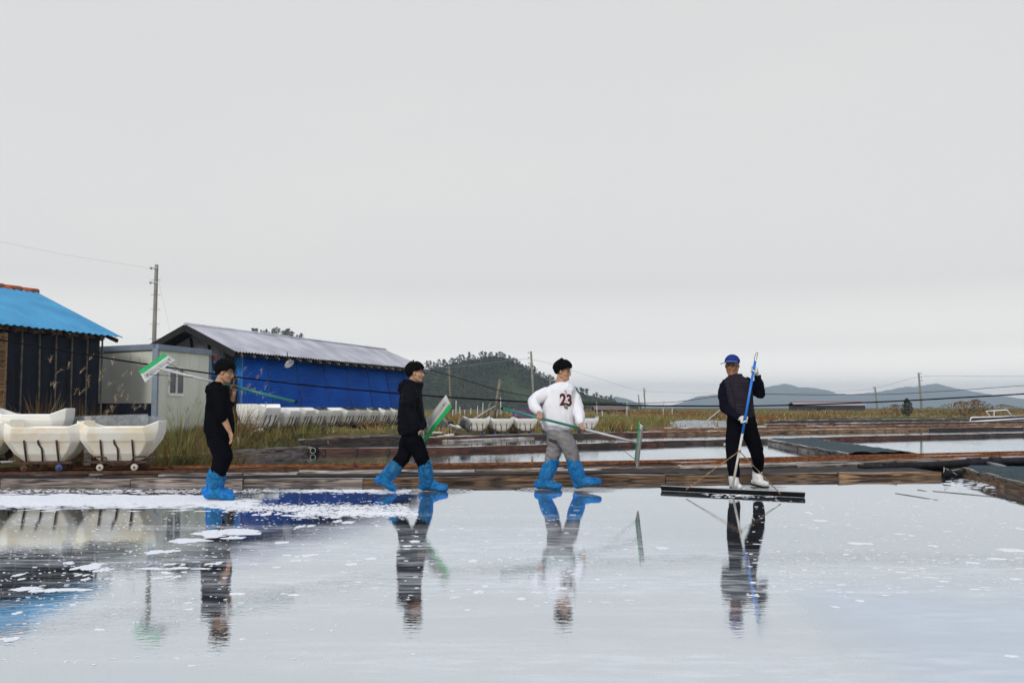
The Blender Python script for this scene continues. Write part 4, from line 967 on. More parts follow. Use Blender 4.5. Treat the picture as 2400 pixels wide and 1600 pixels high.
for u, v in ((1035.5, 962), (1062, 960), (1069, 938), (1077.5, 953), (1089, 960), (1103.5, 956), (1119.5, 951), (1132, 943), (1164.6, 949), (1173, 931), (1357, 958), (1398, 942), (1411, 962), (1556, 938), (1576, 951), (1470, 940)):
    Y = R.uniform(74, 96); p = at(u, v, Y); b = Vector((p.x + R.gauss(0, .05), Y, .1)); mb = MB(); mb.tube([(0, 0, 0), p - b], [.045, .035], 7)
    o = mb.build('marker_post', M['pale_pipe'], None, True); o.location = b; tag(o, 'thin pale marker post standing at the edge of the far meadow', 'post', 'thin pale marker posts beyond the meadow')
p, q = at(1172, 889, 46), at(1158, 982, 46); mb = MB(); mb.tube([q, q.lerp(p, .5), p], [.075, .07, .06], 8); tag(mb.build('leaning_post', M['wood_post'], None, True), 'tall leaning wooden post behind the open carts', 'post')
mb = MB(); mb.tube([at(1143, 980, 45), at(1147, 950, 45), at(1151, 943, 45)], [.05, .05, .045], 7); mb.tube([at(1151, 943, 45), at(1141, 958, 45), at(1132, 978, 45)], .02, 6)
tag(mb.build('hooked_post', M['wood_post'], None, True), 'short dark post with hooked end beside the leaning post', 'post')
mb = MB(); mb.tube([at(1160, 951, 45.5), at(1135, 966, 44), at(1112, 981, 42)], .035, 6); tag(mb.build('brace_rod', M['pale_pipe'], None, True), 'pale rod bracing the leaning post', 'rod')
mb = MB(); mb.tube([at(655, 985, 23.6), at(652, 1012, 23.6), at(648.5, 1050, 23.6)], [.022, .022, .02], 6); tag(mb.build('stake', M['wood_post'], None, True), 'thin leaning stake in the water by the grey beam', 'stake')
mb = MB(); mb.tube([at(1640, 999, 46), at(1725, 930, 46.5)], .025, 6); tag(mb.build('stay_rope', M['pale_pipe'], None, True), 'white stay rope running up behind the capped man', 'rope')

def cable(name, pts, r, label, m='cable', n=90):
    us = [a for a, _, _ in pts]; U = np.linspace(us[0], us[-1], n)
    def cat(i, x):                                           # smooth curve through the measured points
        xs = np.array(us, float); ys = np.array([p[i] for p in pts], float); return float(np.interp(x, xs, ys))
    P = [at(u, cat(1, u), cat(2, u)) for u in U]
    for _ in range(3): P = [P[0]] + [(P[i - 1] + P[i] * 2 + P[i + 1]) / 4 for i in range(1, n - 1)] + [P[-1]]
    mb = MB(); mb.tube(P, r, 6); return tag(mb.build(name, M[m], None, True), label, 'cable')
cable('power_cable', [(-400, 738, 13.7), (0, 796, 13.9), (259, 841, 14.0), (355, 855, 14.05), (509, 877.5, 14.1), (575, 886, 14.15), (720, 903, 14.2), (935, 922, 14.3), (1054, 931, 14.35), (1239, 942, 14.5), (1440, 949, 14.7), (1560, 951, 14.8), (1690, 951.6, 14.95), (1800, 950.5, 15.05), (1920, 947.5, 15.2), (2100, 940, 15.4), (2400, 923, 15.8), (2800, 893, 16.3)], .0105, 'thick black cable sagging across the whole view behind the people')
cable('power_cable', [(1003, 865, 39.5), (1080, 887, 41), (1165, 914, 43), (1240, 929, 45), (1340, 940, 47), (1430, 945, 49), (1580, 943, 50), (1690, 927, 50), (1760, 922, 51), (1900, 925, 52), (2085, 924, 54), (2250, 914, 56), (2500, 896, 58)], .014, 'thin dark cable running from the barn eave over the meadow')
cable('power_cable', [(900, 856, 100), (1052, 862, 101), (1244, 838, 115), (1500, 917, 190), (1800, 926, 185), (2050, 912, 185), (2153, 880, 140), (2400, 882, 140), (2600, 880, 140)], .018, 'hair thin power line strung between the far poles', 'steel')
cable('power_cable', [(-300, 520, 24), (0, 566, 26), (150, 597, 27), (360, 630, 27.8)], .0022, 'hair thin wire coming down to the tall pole', 'steel')
cable('power_cable', [(368, 640, 27.8), (385, 715, 27.0), (398, 775, 26.6)], .0022, 'hair thin stay wire from the tall pole to the barn roof', 'steel')

# ---------------------------------------------------------------- reeds, weeds and meadow
M['g_straw'] = mat('dry_straw', (0.38, 0.27, 0.135), 0.9, c2=(0.22, 0.14, 0.06), scale=3, spec=0.1)
M['g_green'] = mat('grass_green', (0.17, 0.18, 0.05), 0.8, c2=(0.085, 0.10, 0.03), scale=3, spec=0.15)
M['g_rust'] = mat('rusty_grass', (0.27, 0.12, 0.04), 0.9, c2=(0.14, 0.055, 0.02), scale=3, spec=0.1)
M['g_dark'] = mat('dark_grass', (0.065, 0.062, 0.028), 0.9, var=0.5, scale=3, spec=0.1)
M['g_olive'] = mat('olive_grass', (0.26, 0.21, 0.07), 0.9, c2=(0.14, 0.115, 0.035), scale=3, spec=0.1)
M['plume'] = mat('reed_plume', (0.50, 0.42, 0.30), 0.95, c2=(0.36, 0.27, 0.17), scale=6, spec=0.05)
M['g_red'] = mat('red_glasswort', (0.22, 0.03, 0.03), 0.8, var=0.5, scale=8)
def blade(mb, p, dirv, L, w, droop, mi, r, seg=4):
    side = dirv.cross(Vector((0, 0, 1)));
    if side.length < .01: side = Vector((1, 0, 0))
    side.normalize(); side = (side + Vector((r.gauss(0, .6), r.gauss(0, .6), 0))).normalized(); q = Vector(p); d = dirv.normalized(); vs_ = []; fs = []
    for i in range(seg + 1):
        ww = w * (1 - (i / seg) ** 1.5) + .0008; vs_ += [q - side * ww / 2, q + side * ww / 2]
        d = (d + Vector((d.x * .35, d.y * .35, -1)) * (droop * (i + .4) / seg)).normalized(); q = q + d * (L / seg)
    for i in range(seg): fs.append((i * 2, i * 2 + 1, i * 2 + 3, i * 2 + 2))
    mb.add(vs_, fs, mi); return q
def reed_clump(base, hgt, spread, nb, npl, mats, label, seed, lean=(0.0, 0.0), tall=1.15):
    r = random.Random(seed); e = empty('reed_clump', base, label, 'reeds', 'reed clumps in the yard'); bl = MB(); pl = MB()
    for i in range(nb):
        a = r.uniform(0, 6.28); rr = abs(r.gauss(0, .5)) * spread; p = Vector((math.cos(a) * rr, math.sin(a) * rr * .7, -.05))
        d = Vector((math.cos(a) * r.uniform(.1, .9) + lean[0], math.sin(a) * r.uniform(.1, .7) + lean[1], 1.5))
        blade(bl, p, d, hgt * r.uniform(.55, 1.25), r.uniform(.009, .017), r.uniform(.3, .85), r.choices(range(len(mats)), [5, 3, 2, 2][:len(mats)])[0], r)
    for i in range(npl):
        a = r.uniform(0, 6.28); rr = r.random() * spread * .6; p = Vector((math.cos(a) * rr, math.sin(a) * rr * .7, -.05))
        d = Vector((math.cos(a) * .25 + lean[0] + r.gauss(0, .12), math.sin(a) * .2 + lean[1], 1.5)); L = hgt * tall * r.uniform(.75, 1.2)
        q = blade(bl, p, d, L, .010, .06, 0, r); dd = (d.normalized() + Vector((r.gauss(.25, .3), r.gauss(0, .2), .1))).normalized()
        hd = MB()
        for k in range(26):                                   # drooping feathery head
            t = k / 26.0; s = q + dd * (.22 * t) - Vector((0, 0, .10 * t * t)); o = Vector((r.gauss(.3, .8), r.gauss(0, .8), r.gauss(-.4, .5))).normalized()
            blade(hd, s, dd * .8 + o * .55, .10 * (1 - t * .5) * r.uniform(.7, 1.2), .007, .5, 0, r, 2)
        hd.build('plume', M['plume'], e, False, False)
    bl.build('blades', [M[m] for m in mats], e, False, False)
def gp(u, Y):
    p = at(u, 1000, Y); return Vector((p.x, Y, land(p.x, Y)))
n = 0
for u, Y, h, s, nb, npl, mats, lean, lab in (
    (100, 17.6, 1.15, .35, 260, 5, ['g_straw', 'g_rust', 'g_olive', 'g_dark'], (.2, 0), 'rusty reed clump nearest the plank wall of the shed'),
    (150, 17.2, 1.45, .5, 620, 9, ['g_straw', 'g_rust', 'g_olive', 'g_green'], (.35, 0), 'big rusty reed clump before the black tarpaulin wall'),
    (205, 17.4, 1.45, .5, 620, 12, ['g_straw', 'g_rust', 'g_olive', 'g_green'], (.4, 0), 'rusty reed clump with many plumes at the shed corner'),
    (258, 17.8, 1.1, .4, 380, 8, ['g_olive', 'g_straw', 'g_green', 'g_rust'], (.2, 0), 'olive reed clump below the gap between shed and cabin'),
    (310, 18.2, .95, .4, 280, 7, ['g_green', 'g_olive', 'g_dark', 'g_straw'], (0, 0), 'low green reed clump under the cabin wall'),
    (405, 17.6, .95, .45, 520, 3, ['g_green', 'g_olive', 'g_rust', 'g_dark'], (.15, -.1), 'green reed clump right beside the near cart'),
    (450, 18.2, .95, .55, 480, 4, ['g_green', 'g_olive', 'g_straw', 'g_rust'], (.15, -.15), 'dense green reed clump below the cabin window'),
    (420, 19.6, 1.0, .4, 140, 6, ['g_green', 'g_dark', 'g_straw', 'g_olive'], (0, 0), 'tall thin reeds in front of the cabin window'),
    (490, 19.4, .85, .5, 320, 3, ['g_straw', 'g_olive', 'g_rust', 'g_dark'], (.1, -.1), 'reed clump behind the man in the short sleeved hoodie'),
    (545, 20.0, .7, .5, 420, 3, ['g_straw', 'g_olive', 'g_green', 'g_dark'], (.3, -.2), 'olive reed clump in front of the hoodie man'),
    (580, 21.2, .42, .5, 340, 0, ['g_straw', 'g_olive', 'g_green', 'g_dark'], (.4, -.2), 'low straw coloured clump drooping over the grey beam'),
    (560, 22.5, .95, .3, 110, 13, ['g_straw', 'g_olive', 'g_dark', 'g_green'], (.15, 0), 'pale plumed reeds against the barn corner'),
    (592, 23.0, .7, .25, 90, 9, ['g_straw', 'g_olive', 'g_dark', 'g_green'], (.1, 0), 'pale plumed reeds before the first white cart'),
    (365, 17.0, .3, .3, 160, 0, ['g_dark', 'g_green', 'g_olive', 'g_rust'], (0, 0), 'small dark tuft in the shadow of the near cart')):
    reed_clump(gp(u, Y), h, s, nb, npl, mats, lab, 40 + n, lean); n += 1
def meadow():
    r = random.Random(99); mb = MB(); mats = ['g_straw', 'g_olive', 'g_green', 'g_rust', 'g_dark', 'plume']
    count = 0; tries = 0
    while count < 17000 and tries < 300000:
        tries += 1; Y = 26 + 150 * r.random() ** 1.5; u = r.uniform(560, 2480); p = at(u, 990, Y); x = p.x
        h = land(x, Y)
        if h < 0.08: continue
        if x < -1.5 and Y < 40:                               # clear of the carts and the barn
            q = Vector((x, Y, 0)) - Vector((be0.x, be0.y, 0)); pr = q.dot(bp_)
            if pr > -1.15 and q.dot(bd) > -.6: continue
            if r.random() < .25: continue
        if 33 < Y < 37.6 + (x + 1.3) * .4 and -3.5 < x < 4.2: continue
        zone = mnoise.noise(Vector((x * .08, Y * .05, 5))) + r.gauss(0, .25)
        mi = 3 if zone < -.28 else (4 if zone < -.14 else (1 if zone < .10 else (0 if zone < .34 else 2)))
        low = .55 if (x < -1.5 and Y < 40) else 1.0
        if Y < 52 and x > -1 and r.random() < .5: mi = r.choice((3, 2, 1))
        nb = r.randint(7, 11); H = r.uniform(.08, .42) * low * (1 + .9 * mnoise.noise(Vector((x * .3, Y * .3, 2)))); sp = .12 + Y * .0028
        for k in range(nb):
            b = Vector((x + r.gauss(0, sp), Y + r.gauss(0, sp), h - .03)); d = Vector((r.gauss(.1, .35), r.gauss(0, .3), 1)).normalized(); w = .005 + Y * .00026; L = H * r.uniform(.5, 1.25)
            sdv = Vector((1, r.gauss(0, .5), 0)).normalized() * w; m2 = b + d * L * .6; t = b + d * L + Vector((r.gauss(.05, .1), 0, -.05)) * L
            mb.add([b - sdv, b + sdv, m2 + sdv * .8, m2 - sdv * .8, t], [(0, 1, 2, 3), (3, 2, 4)], mi if r.random() > .12 else (5 if r.random() < .3 else 1))
        count += 1
    tag(mb.build('meadow_grass', [M[m] for m in mats], None, False, False), 'dry autumn meadow grass in straw, olive and rust', 'grass', kind='stuff')
meadow()
def yard_grass():
    r = random.Random(17); mb = MB(); mats = ['g_straw', 'g_olive', 'g_green', 'g_rust', 'g_dark']; n = 0
    while n < 5200:
        Y = r.uniform(15.6, 28); u = r.uniform(60, 720); p = at(u, 1000, Y); x = p.x; h = land(x, Y); n += 1
        if h < .1 or (Y < y_at(REAR, x) + .35): continue
        q = Vector((x, Y, 0)) - Vector((be0.x, be0.y, 0))
        if q.dot(bp_) > -1.0 and q.dot(bd) > -.5: continue
        mi = r.choices(range(5), (3, 4, 4, 1, 2))[0]
        for k in range(9):
            blade(mb, (x + r.gauss(0, .1), Y + r.gauss(0, .1), h - .02), Vector((r.gauss(.1, .5), r.gauss(0, .4), 1)), r.uniform(.12, .38), r.uniform(.008, .014), r.uniform(.1, .5), mi, r, 3)
    tag(mb.build('yard_grass', [M[m] for m in mats], None, False, False), 'short rough grass covering the yard around the reeds', 'grass', kind='stuff')
yard_grass()
def shrub(u, Y, w, h, mats, label, seed, name='shrub', cat='shrub', dense=420):
    r = random.Random(seed); b = gp(u, Y); e = empty(name, b, label, cat); cr = MB(); st = MB()
    for k in range(7):
        a = r.uniform(0, 6.28); st.tube([(0, 0, -.1), (math.cos(a) * w * .35, math.sin(a) * w * .3, h * r.uniform(.5, .9))], [.03, .008], 4)
    for k in range(dense):
        t = r.random(); rr = (1 - abs(2 * t - .85) ** 2 * .7) * w * .5; a = r.uniform(0, 6.28); q = rr * math.sqrt(r.random()) * (1 + .3 * mnoise.noise(Vector((a * 2, t * 3, seed))))
        c = Vector((math.cos(a) * q, math.sin(a) * q, h * (t * .95 + .03))); ee_ = Vector((r.gauss(0, 1), r.gauss(0, 1), r.gauss(.4, 1))).normalized() * h * r.uniform(.05, .10); f = ee_.orthogonal().normalized() * h * r.uniform(.025, .05)
        cr.add([c - ee_, c + f, c + ee_, c - f], [(0, 1, 2, 3)], r.randrange(len(mats)))
    st.build('stem', M['trunk'], e); cr.build('foliage', [M[m] for m in mats], e, False, False)
shrub(2127, 95, 1.1, 1.75, ['g_dark', 'pine'], 'small dark conifer standing alone on the far dyke', 1, 'conifer', 'tree')
shrub(2255, 98, 5.0, 1.5, ['g_rust', 'g_olive', 'g_dark'], 'widest rust coloured bush on the far dyke', 2, dense=700)
shrub(2290, 100, 3.4, 1.7, ['g_rust', 'g_dark'], 'tallest rusty bush beside the white pipe frame', 3, dense=500)
shrub(2350, 102, 5.5, 1.2, ['g_rust', 'g_dark', 'g_olive'], 'low rusty bush at the right edge of the far dyke', 4, dense=600)
shrub(2100, 97, 3.5, 1.2, ['g_rust', 'g_dark', 'g_olive'], 'brown bush left of the lone conifer', 5, dense=500)
shrub(2180, 99, 4.0, .9, ['g_green', 'g_olive'], 'low green bush right of the lone conifer', 6, dense=450)
shrub(1158, 37.5, .8, .62, ['g_green', 'g_olive'], 'yellow green weed between the leftmost and middle open carts', 7)
shrub(1205, 37.6, .8, .62, ['g_olive', 'g_rust'], 'rusty weed between the open carts, nearer the man in white', 8)
shrub(740, 26.0 + 1.0, .9, .22, ['g_green', 'g_olive', 'g_dark'], 'low green weed on the plank bank before the white carts', 9)
shrub(870, 29.6, 1.0, .3, ['g_rust', 'g_olive', 'g_straw'], 'bushy brown weed on the plank bank before the white carts', 10)
shrub(905, 30.2, .5, .18, ['g_green'], 'small bright green weed near the black jacket man', 11, dense=200)
e = empty('glasswort', Vector((at(822, 1092, 15.3).x, y_at(REAR, -2.5) - .1, .15)), 'small red glasswort sprig growing on the rail', 'weed'); mb = MB(); r = random.Random(3)
for k in range(16):
    a = r.uniform(0, 6.28); d = Vector((math.cos(a) * .5, math.sin(a) * .4, 1)).normalized() * r.uniform(.04, .1); mb.tube([(0, 0, 0), d * .6, d + Vector((r.gauss(0, .02), 0, .01))], [.005, .006, .003], 5)
mb.build('stems', M['g_red'], e, True)

# ---------------------------------------------------------------- far sheds and yard clutter
M['brown_roof'] = mat('brown_sheet_roof', (0.16, 0.12, 0.10), 0.7, var=0.25, scale=1)
M['brown_wall'] = mat('dark_brown_wall', (0.05, 0.04, 0.038), 0.8, var=0.3, scale=1)
M['red_roof'] = mat('red_roof_edge', (0.35, 0.08, 0.07), 0.7, var=0.2)
M['pale_roof'] = mat('pale_grey_roof', (0.35, 0.36, 0.38), 0.6, var=0.2)
M['sky_roof'] = mat('light_blue_roof', (0.10, 0.36, 0.60), 0.5, var=0.15)
M['white_wall'] = mat('white_wall', (0.6, 0.6, 0.58), 0.7, var=0.15)
def far_shed(u0, u1, Y, zr, zw, depth, roof, wall, label, ov=.3, ridge=None, z0=-.2):
    a, b = at(u0, 955, Y), at(u1, 955, Y); W = b.x - a.x; e = empty('far_shed', ((a.x + b.x) / 2, Y, z0), label, 'shed'); hw = W / 2
    mb = MB(); mb.box((0, depth / 2, (zw - z0) / 2), (W, depth, zw - z0)); mb.build('wall', M[wall], e)
    mb = MB(); z1, z2 = zw - z0 + .02, zr - z0
    mb.add([(-hw - ov, -ov, z1), (hw + ov, -ov, z1), (hw + ov, depth / 2, z2), (-hw - ov, depth / 2, z2), (hw + ov, depth + ov, z1), (-hw - ov, depth + ov, z1)], [(0, 1, 2, 3), (3, 2, 4, 5)])
    o = mb.build('roof', M[roof], e, False, False); o.modifiers.new('s', 'SOLIDIFY').thickness = .06
    mb = MB(); mb.add([(hw, 0, z1), (hw, depth, z1), (hw, depth / 2, z2 - .05)], [(0, 1, 2)]); mb.add([(-hw, 0, z1), (-hw, depth, z1), (-hw, depth / 2, z2 - .05)], [(2, 1, 0)]); mb.build('gable', M[wall], e, False, False)
    if ridge: mb = MB(); mb.box((0, depth / 2, z2 + .05), (W + 2 * ov, .3, .1)); mb.build('ridge', M[ridge], e)
    mb = MB(); mb.box((-hw * .3, -.03, (zw - z0) * .42), (W * .12, .05, (zw - z0) * .8)); mb.build('door', M['timber_black'], e)
far_shed(1398, 1472, 118, 1.35, .85, 3.6, 'brown_roof', 'brown_wall', 'low brown shed at the edge of the meadow below the hills')
far_shed(1868, 2028, 150, 1.95, 1.45, 4.5, 'pale_roof', 'brown_wall', 'long far barn with a red ridge before the blue hills', ridge='red_roof')
far_shed(1102, 1130, 170, .35, -.15, 4, 'pale_roof', 'white_wall', 'small pale roofed building far behind the leaning post', z0=-1.4)
far_shed(1182, 1206, 120, .55, .2, 3, 'sky_roof', 'white_wall', 'small far building with a light blue roof', z0=-.6)
pb = at(1226, 966, 44); mb = MB(); mb.loft([((pb.x, 44, .1), (.5, 0, 0), (0, .4, 0)), ((pb.x, 44, .5), (.52, .02, 0), (0, .42, 0)), ((pb.x, 44, .95), (.47, 0, 0), (0, .36, 0)), ((pb.x + .02, 44, 1.05), (.38, 0, 0), (0, .3, 0))], 30, 4)
for i, p in enumerate(mb.v): q = Vector(p); mb.v[i] = tuple(q + Vector((1, 1, .4)) * (.05 * mnoise.noise(q * 4)))
tag(mb.build('covered_bale', mat('purple_sheet', (0.10, 0.025, 0.10), 0.45, c2=(0.04, 0.012, 0.045), scale=3, stretch=(4, 4, .6)), None, True), 'bale wrapped in purple sheet behind the open carts', 'bale')
# scrap heap between the barn and the open carts
M['grey_sheet'] = mat('grey_scrap_sheet', (0.25, 0.25, 0.27), 0.5, var=0.3, scale=4)
def curved_sheet(c, L, W, bend, rz, tilt, m, label, name='scrap_sheet', cat='scrap'):
    mb = MB(); n = 12
    for i in range(n + 1):
        t = i / n - .5
        for j in range(5):
            s = j / 4 - .5; mb.v.append((t * L, s * W, bend * math.cos(t * 2.6) + .04 * mnoise.noise(Vector((t * 4, s * 3, L)))))
    mb.f = [(i * 5 + j, (i + 1) * 5 + j, (i + 1) * 5 + j + 1, i * 5 + j + 1) for i in range(n) for j in range(4)]; mb.m = [0] * len(mb.f)
    o = mb.build(name, M[m], None, True, False); o.location = c; o.rotation_euler = (tilt, .12, rz); o.modifiers.new('s', 'SOLIDIFY').thickness = .012
    return tag(o, label, cat)
curved_sheet(at(1024, 1000, 32.6), .75, .5, .26, -.25, -.9, 'grey_sheet', 'bent grey metal sheet lying in the scrap heap')
curved_sheet(at(1088, 1004, 33.2), .42, .5, .28, .2, -.8, 'grey_sheet', 'pale grey curved scrap next to the leftmost open cart')
curved_sheet(at(1062, 1004, 33.0), .5, .3, .05, .3, -.6, 'white_plastic', 'small white crumpled scrap in the heap')
o = MB(); o.loft([((0, 0, 0), (.32, .02, 0), (0, .15, 0)), ((0, 0, .12), (.33, 0, 0), (0, .16, 0)), ((0, 0, .16), (.30, 0, 0), (0, .13, 0))], 20, 4); ob = o.build('black_box', M['liner'], None, True); ob.location = at(1040, 996, 33.2); ob.rotation_euler = (0, .12, -.1); tag(ob, 'long black plastic box on top of the scrap heap', 'box')
for i, (u, v, L, rz, lab) in enumerate(((1018, 1014, .5, .1, 'pale plank end among the scrap'), (1040, 1022, .45, -.4, 'broken white board on the plank bank'), (1052, 1019, .3, .5, 'short broken white board beside the other'))):
    p = at(u, v, 30.9); mm = plank_mesh('broken_board', L, .12, .03, M['wood_pale']); ob = link('broken_board', mm); ob.location = p; ob.rotation_euler = (.2, -.08, rz); tag(ob, lab, 'board')
mm = plank_mesh('loose_plank', 1.1, .2, .05, M['wood_tan']); ob = link('loose_plank', mm); ob.location = at(778, 1022.5, 27.2); ob.rotation_euler = (0, 0, .3); tag(ob, 'loose tan plank on the bank before the white carts', 'plank')
mb = MB(); mb.tube([at(560, 1014, 24.8), at(600, 1018, 25.2), at(640, 1018, 25.6), at(680, 1014, 26.6), at(705, 1011, 27.3)], .035, 8); tag(mb.build('hose', M['pale_pipe'], None, True), 'pale grey hose lying at the foot of the white carts', 'hose')
mb = MB(); mb.tube([at(600, 1011, 24.6), at(617, 1010, 24.6)], .075, 14); tag(mb.build('pipe_piece', M['white_plastic'], None, True), 'short thick white pipe under the first white cart', 'pipe')
mb = MB(); mb.tube([at(905, 1018, 30.6), at(930, 1019, 30.9)], [.09, .1], 12, caps=False); o = mb.build('pipe_piece', M['pale_pipe'], None, True, False); o.modifiers.new('s', 'SOLIDIFY').thickness = .01; tag(o, 'pale roll lying by the black jacket man on the far bank', 'pipe')
# pale sheet spread at the foot of the meadow
mb = MB(); n = 16
for j in range(n + 1):
    for i in range(n + 1):
        s, t = i / n, j / n; q = at(1572 + 190 * s, 1000, 44.5 + t * 7 + s * 3); ed = min(s, 1 - s, t, 1 - t) * 6
        mb.v.append((q.x + .2 * mnoise.noise(q), q.y, land(q.x, q.y) + .05 + .22 * min(ed, 1) * (.6 + .5 * mnoise.noise(q * .9)) + .15 * t))
mb.f = [(j * (n + 1) + i, j * (n + 1) + i + 1, (j + 1) * (n + 1) + i + 1, (j + 1) * (n + 1) + i) for j in range(n) for i in range(n)]; mb.m = [0] * len(mb.f)
tag(mb.build('ground_sheet', mat('pale_grey_sheeting', (0.42, 0.43, 0.44), 0.6, c2=(0.28, 0.29, 0.3), scale=2, bump=.6, bscale=5), None, True, False), 'pale grey sheeting spread at the foot of the meadow', 'sheet')
# white pipe frame on its raft at the far right
Yf = 69; pf = empty('moored_raft', at(2330, 985, Yf), 'low white raft with a pipe railing at the far right', 'raft'); base = Vector(pf.location)
mb = MB(); mb.tube([at(2322, 977, Yf), at(2311, 963, Yf), at(2330, 962, Yf), at(2360, 960, Yf), at(2372, 975, Yf)], .036, 8); mb.tube([at(2330, 962, Yf), at(2330, 978, Yf)], .028, 8); place(mb.build('rail', M['white_plastic'], None, True), pf, base)
mb = MB(); mb.tube([at(2273, 988, Yf - 1), at(2276, 978, Yf - 1), at(2420, 974, Yf + 1)], .04, 8); mb.tube([at(2273, 988, Yf - 1.5), at(2420, 979, Yf)], .05, 8); place(mb.build('raft', M['white_plastic'], None, True), pf, base)
mb = MB(); mb.tube([at(2280, 984, Yf), at(2420, 977, Yf)], .12, 8); place(mb.build('float', M['liner'], None, True), pf, base)
# twigs and debris floating near the right end
for i, (u0, v0, u1, v1, lab) in enumerate(((2186, 1150, 2370, 1167, 'long dark twig floating at the far right'), (2098, 1155, 2198, 1171, 'dark twig floating in front of the bank end'), (2150, 1147, 2172, 1150, 'short twig floating near the bank end'))):
    mb = MB(); a, b = onz(u0, v0, .004), onz(u1, v1, .004); mb.tube([a, a.lerp(b, .4) + Vector((0, .03, 0)), b], [.003, .004, .002], 5); tag(mb.build('twig', M['wood_dark'], None, True), lab, 'twig')
# ---------------------------------------------------------------- people
M['skin'] = mat('skin', (0.44, 0.25, 0.155), 0.5, c2=(0.36, 0.19, 0.115), scale=14, spec=0.35)
M['skin_tan'] = mat('tanned_skin', (0.33, 0.165, 0.09), 0.5, c2=(0.26, 0.12, 0.06), scale=14, spec=0.4)
M['lips'] = mat('lips', (0.25, 0.09, 0.07), 0.5)
M['hair'] = mat('black_hair', (0.005, 0.004, 0.004), 0.8, var=0.4, scale=30, spec=0.06)
M['eye'] = mat('dark_eye', (0.015, 0.01, 0.008), 0.15, spec=0.6)
M['hoodie'] = mat('black_cotton', (0.005, 0.005, 0.007), 0.95, var=0.3, scale=8, spec=0.02, sheen=0.0)
M['jacket'] = mat('black_nylon', (0.007, 0.007, 0.010), 0.6, var=0.3, scale=6, spec=0.02)
M['trouser_black'] = mat('black_trousers', (0.005, 0.005, 0.008), 0.92, var=0.3, scale=8, spec=0.02)
M['sweat'] = mat('white_sweatshirt', (0.80, 0.80, 0.83), 0.9, c2=(0.74, 0.74, 0.78), scale=5, spec=0.15)
M['trouser_grey'] = mat('grey_trousers', (0.26, 0.25, 0.26), 0.9, c2=(0.20, 0.19, 0.20), scale=5, spec=0.1)
M['knit'] = mat('dark_navy_knit', (0.008, 0.008, 0.016), 0.95, var=0.3, scale=20, spec=0.02)
M['vest'] = mat('plum_grey_quilt', (0.030, 0.026, 0.036), 0.6, c2=(0.02, 0.017, 0.025), scale=9, spec=0.02)
M['cap'] = mat('royal_blue_cap', (0.012, 0.035, 0.22), 0.8, var=0.3, scale=12, spec=0.15)
M['glove'] = mat('white_cotton_glove', (0.72, 0.71, 0.68), 0.95, c2=(0.6, 0.58, 0.52), scale=30, spec=0.1)
M['rubber_white'] = mat('white_rubber_boot', (0.74, 0.74, 0.73), 0.4, c2=(0.66, 0.66, 0.64), scale=9)
M['wire'] = mat('dark_wire', (0.05, 0.04, 0.035), 0.35, metal=0.5)
M['maroon'] = mat('maroon_print', (0.11, 0.012, 0.014), 0.8, var=0.35, scale=40)
M['print_grey'] = mat('grey_print', (0.12, 0.12, 0.13), 0.8, c2=(0.35, 0.35, 0.36), scale=60)
M['print_black'] = mat('black_print', (0.012, 0.012, 0.014), 0.8)
def film_mat():
    m, nt, b, out = nodes_of('blue_plastic_film'); N, L = nt.nodes, nt.links
    tc = N.new('ShaderNodeTexCoord'); nz = N.new('ShaderNodeTexNoise'); nz.inputs['Scale'].default_value = 9; nz.inputs['Detail'].default_value = 5; nz.inputs['Distortion'].default_value = 2.5
    L.new(tc.outputs['Object'], nz.inputs['Vector'])
    b.inputs['Base Color'].default_value = (0.004, 0.38, 0.88, 1); b.inputs['Roughness'].default_value = 0.16; b.inputs['Specular IOR Level'].default_value = 0.8
    bp = N.new('ShaderNodeBump'); bp.inputs['Strength'].default_value = 1.0; bp.inputs['Distance'].default_value = 0.05; s1 = N.new('ShaderNodeMath'); s1.operation = 'SUBTRACT'; s1.inputs[1].default_value = .5; L.new(nz.outputs['Fac'], s1.inputs[0]); s2 = N.new('ShaderNodeMath'); s2.operation = 'ABSOLUTE'; L.new(s1.outputs[0], s2.inputs[0])
    L.new(s2.outputs[0], bp.inputs['Height']); L.new(bp.outputs[0], b.inputs['Normal'])
    tl = N.new('ShaderNodeBsdfTranslucent'); tl.inputs[0].default_value = (0.008, 0.46, 0.98, 1); m1 = N.new('ShaderNodeMixShader'); m1.inputs[0].default_value = 0.35
    L.new(b.outputs[0], m1.inputs[1]); L.new(tl.outputs[0], m1.inputs[2])
    tr_ = N.new('ShaderNodeBsdfTransparent'); tr_.inputs[0].default_value = (0.12, 0.5, 0.98, 1); m2 = N.new('ShaderNodeMixShader')
    mr = N.new('ShaderNodeMapRange'); mr.inputs['From Min'].default_value = .35; mr.inputs['From Max'].default_value = .65; mr.inputs['To Min'].default_value = .26; mr.inputs['To Max'].default_value = .66
    L.new(nz.outputs['Fac'], mr.inputs['Value']); L.new(mr.outputs[0], m2.inputs[0]); L.new(m1.outputs[0], m2.inputs[1]); L.new(tr_.outputs[0], m2.inputs[2]); L.new(m2.outputs[0], out.inputs['Surface'])
    return m
M['film'] = film_mat()

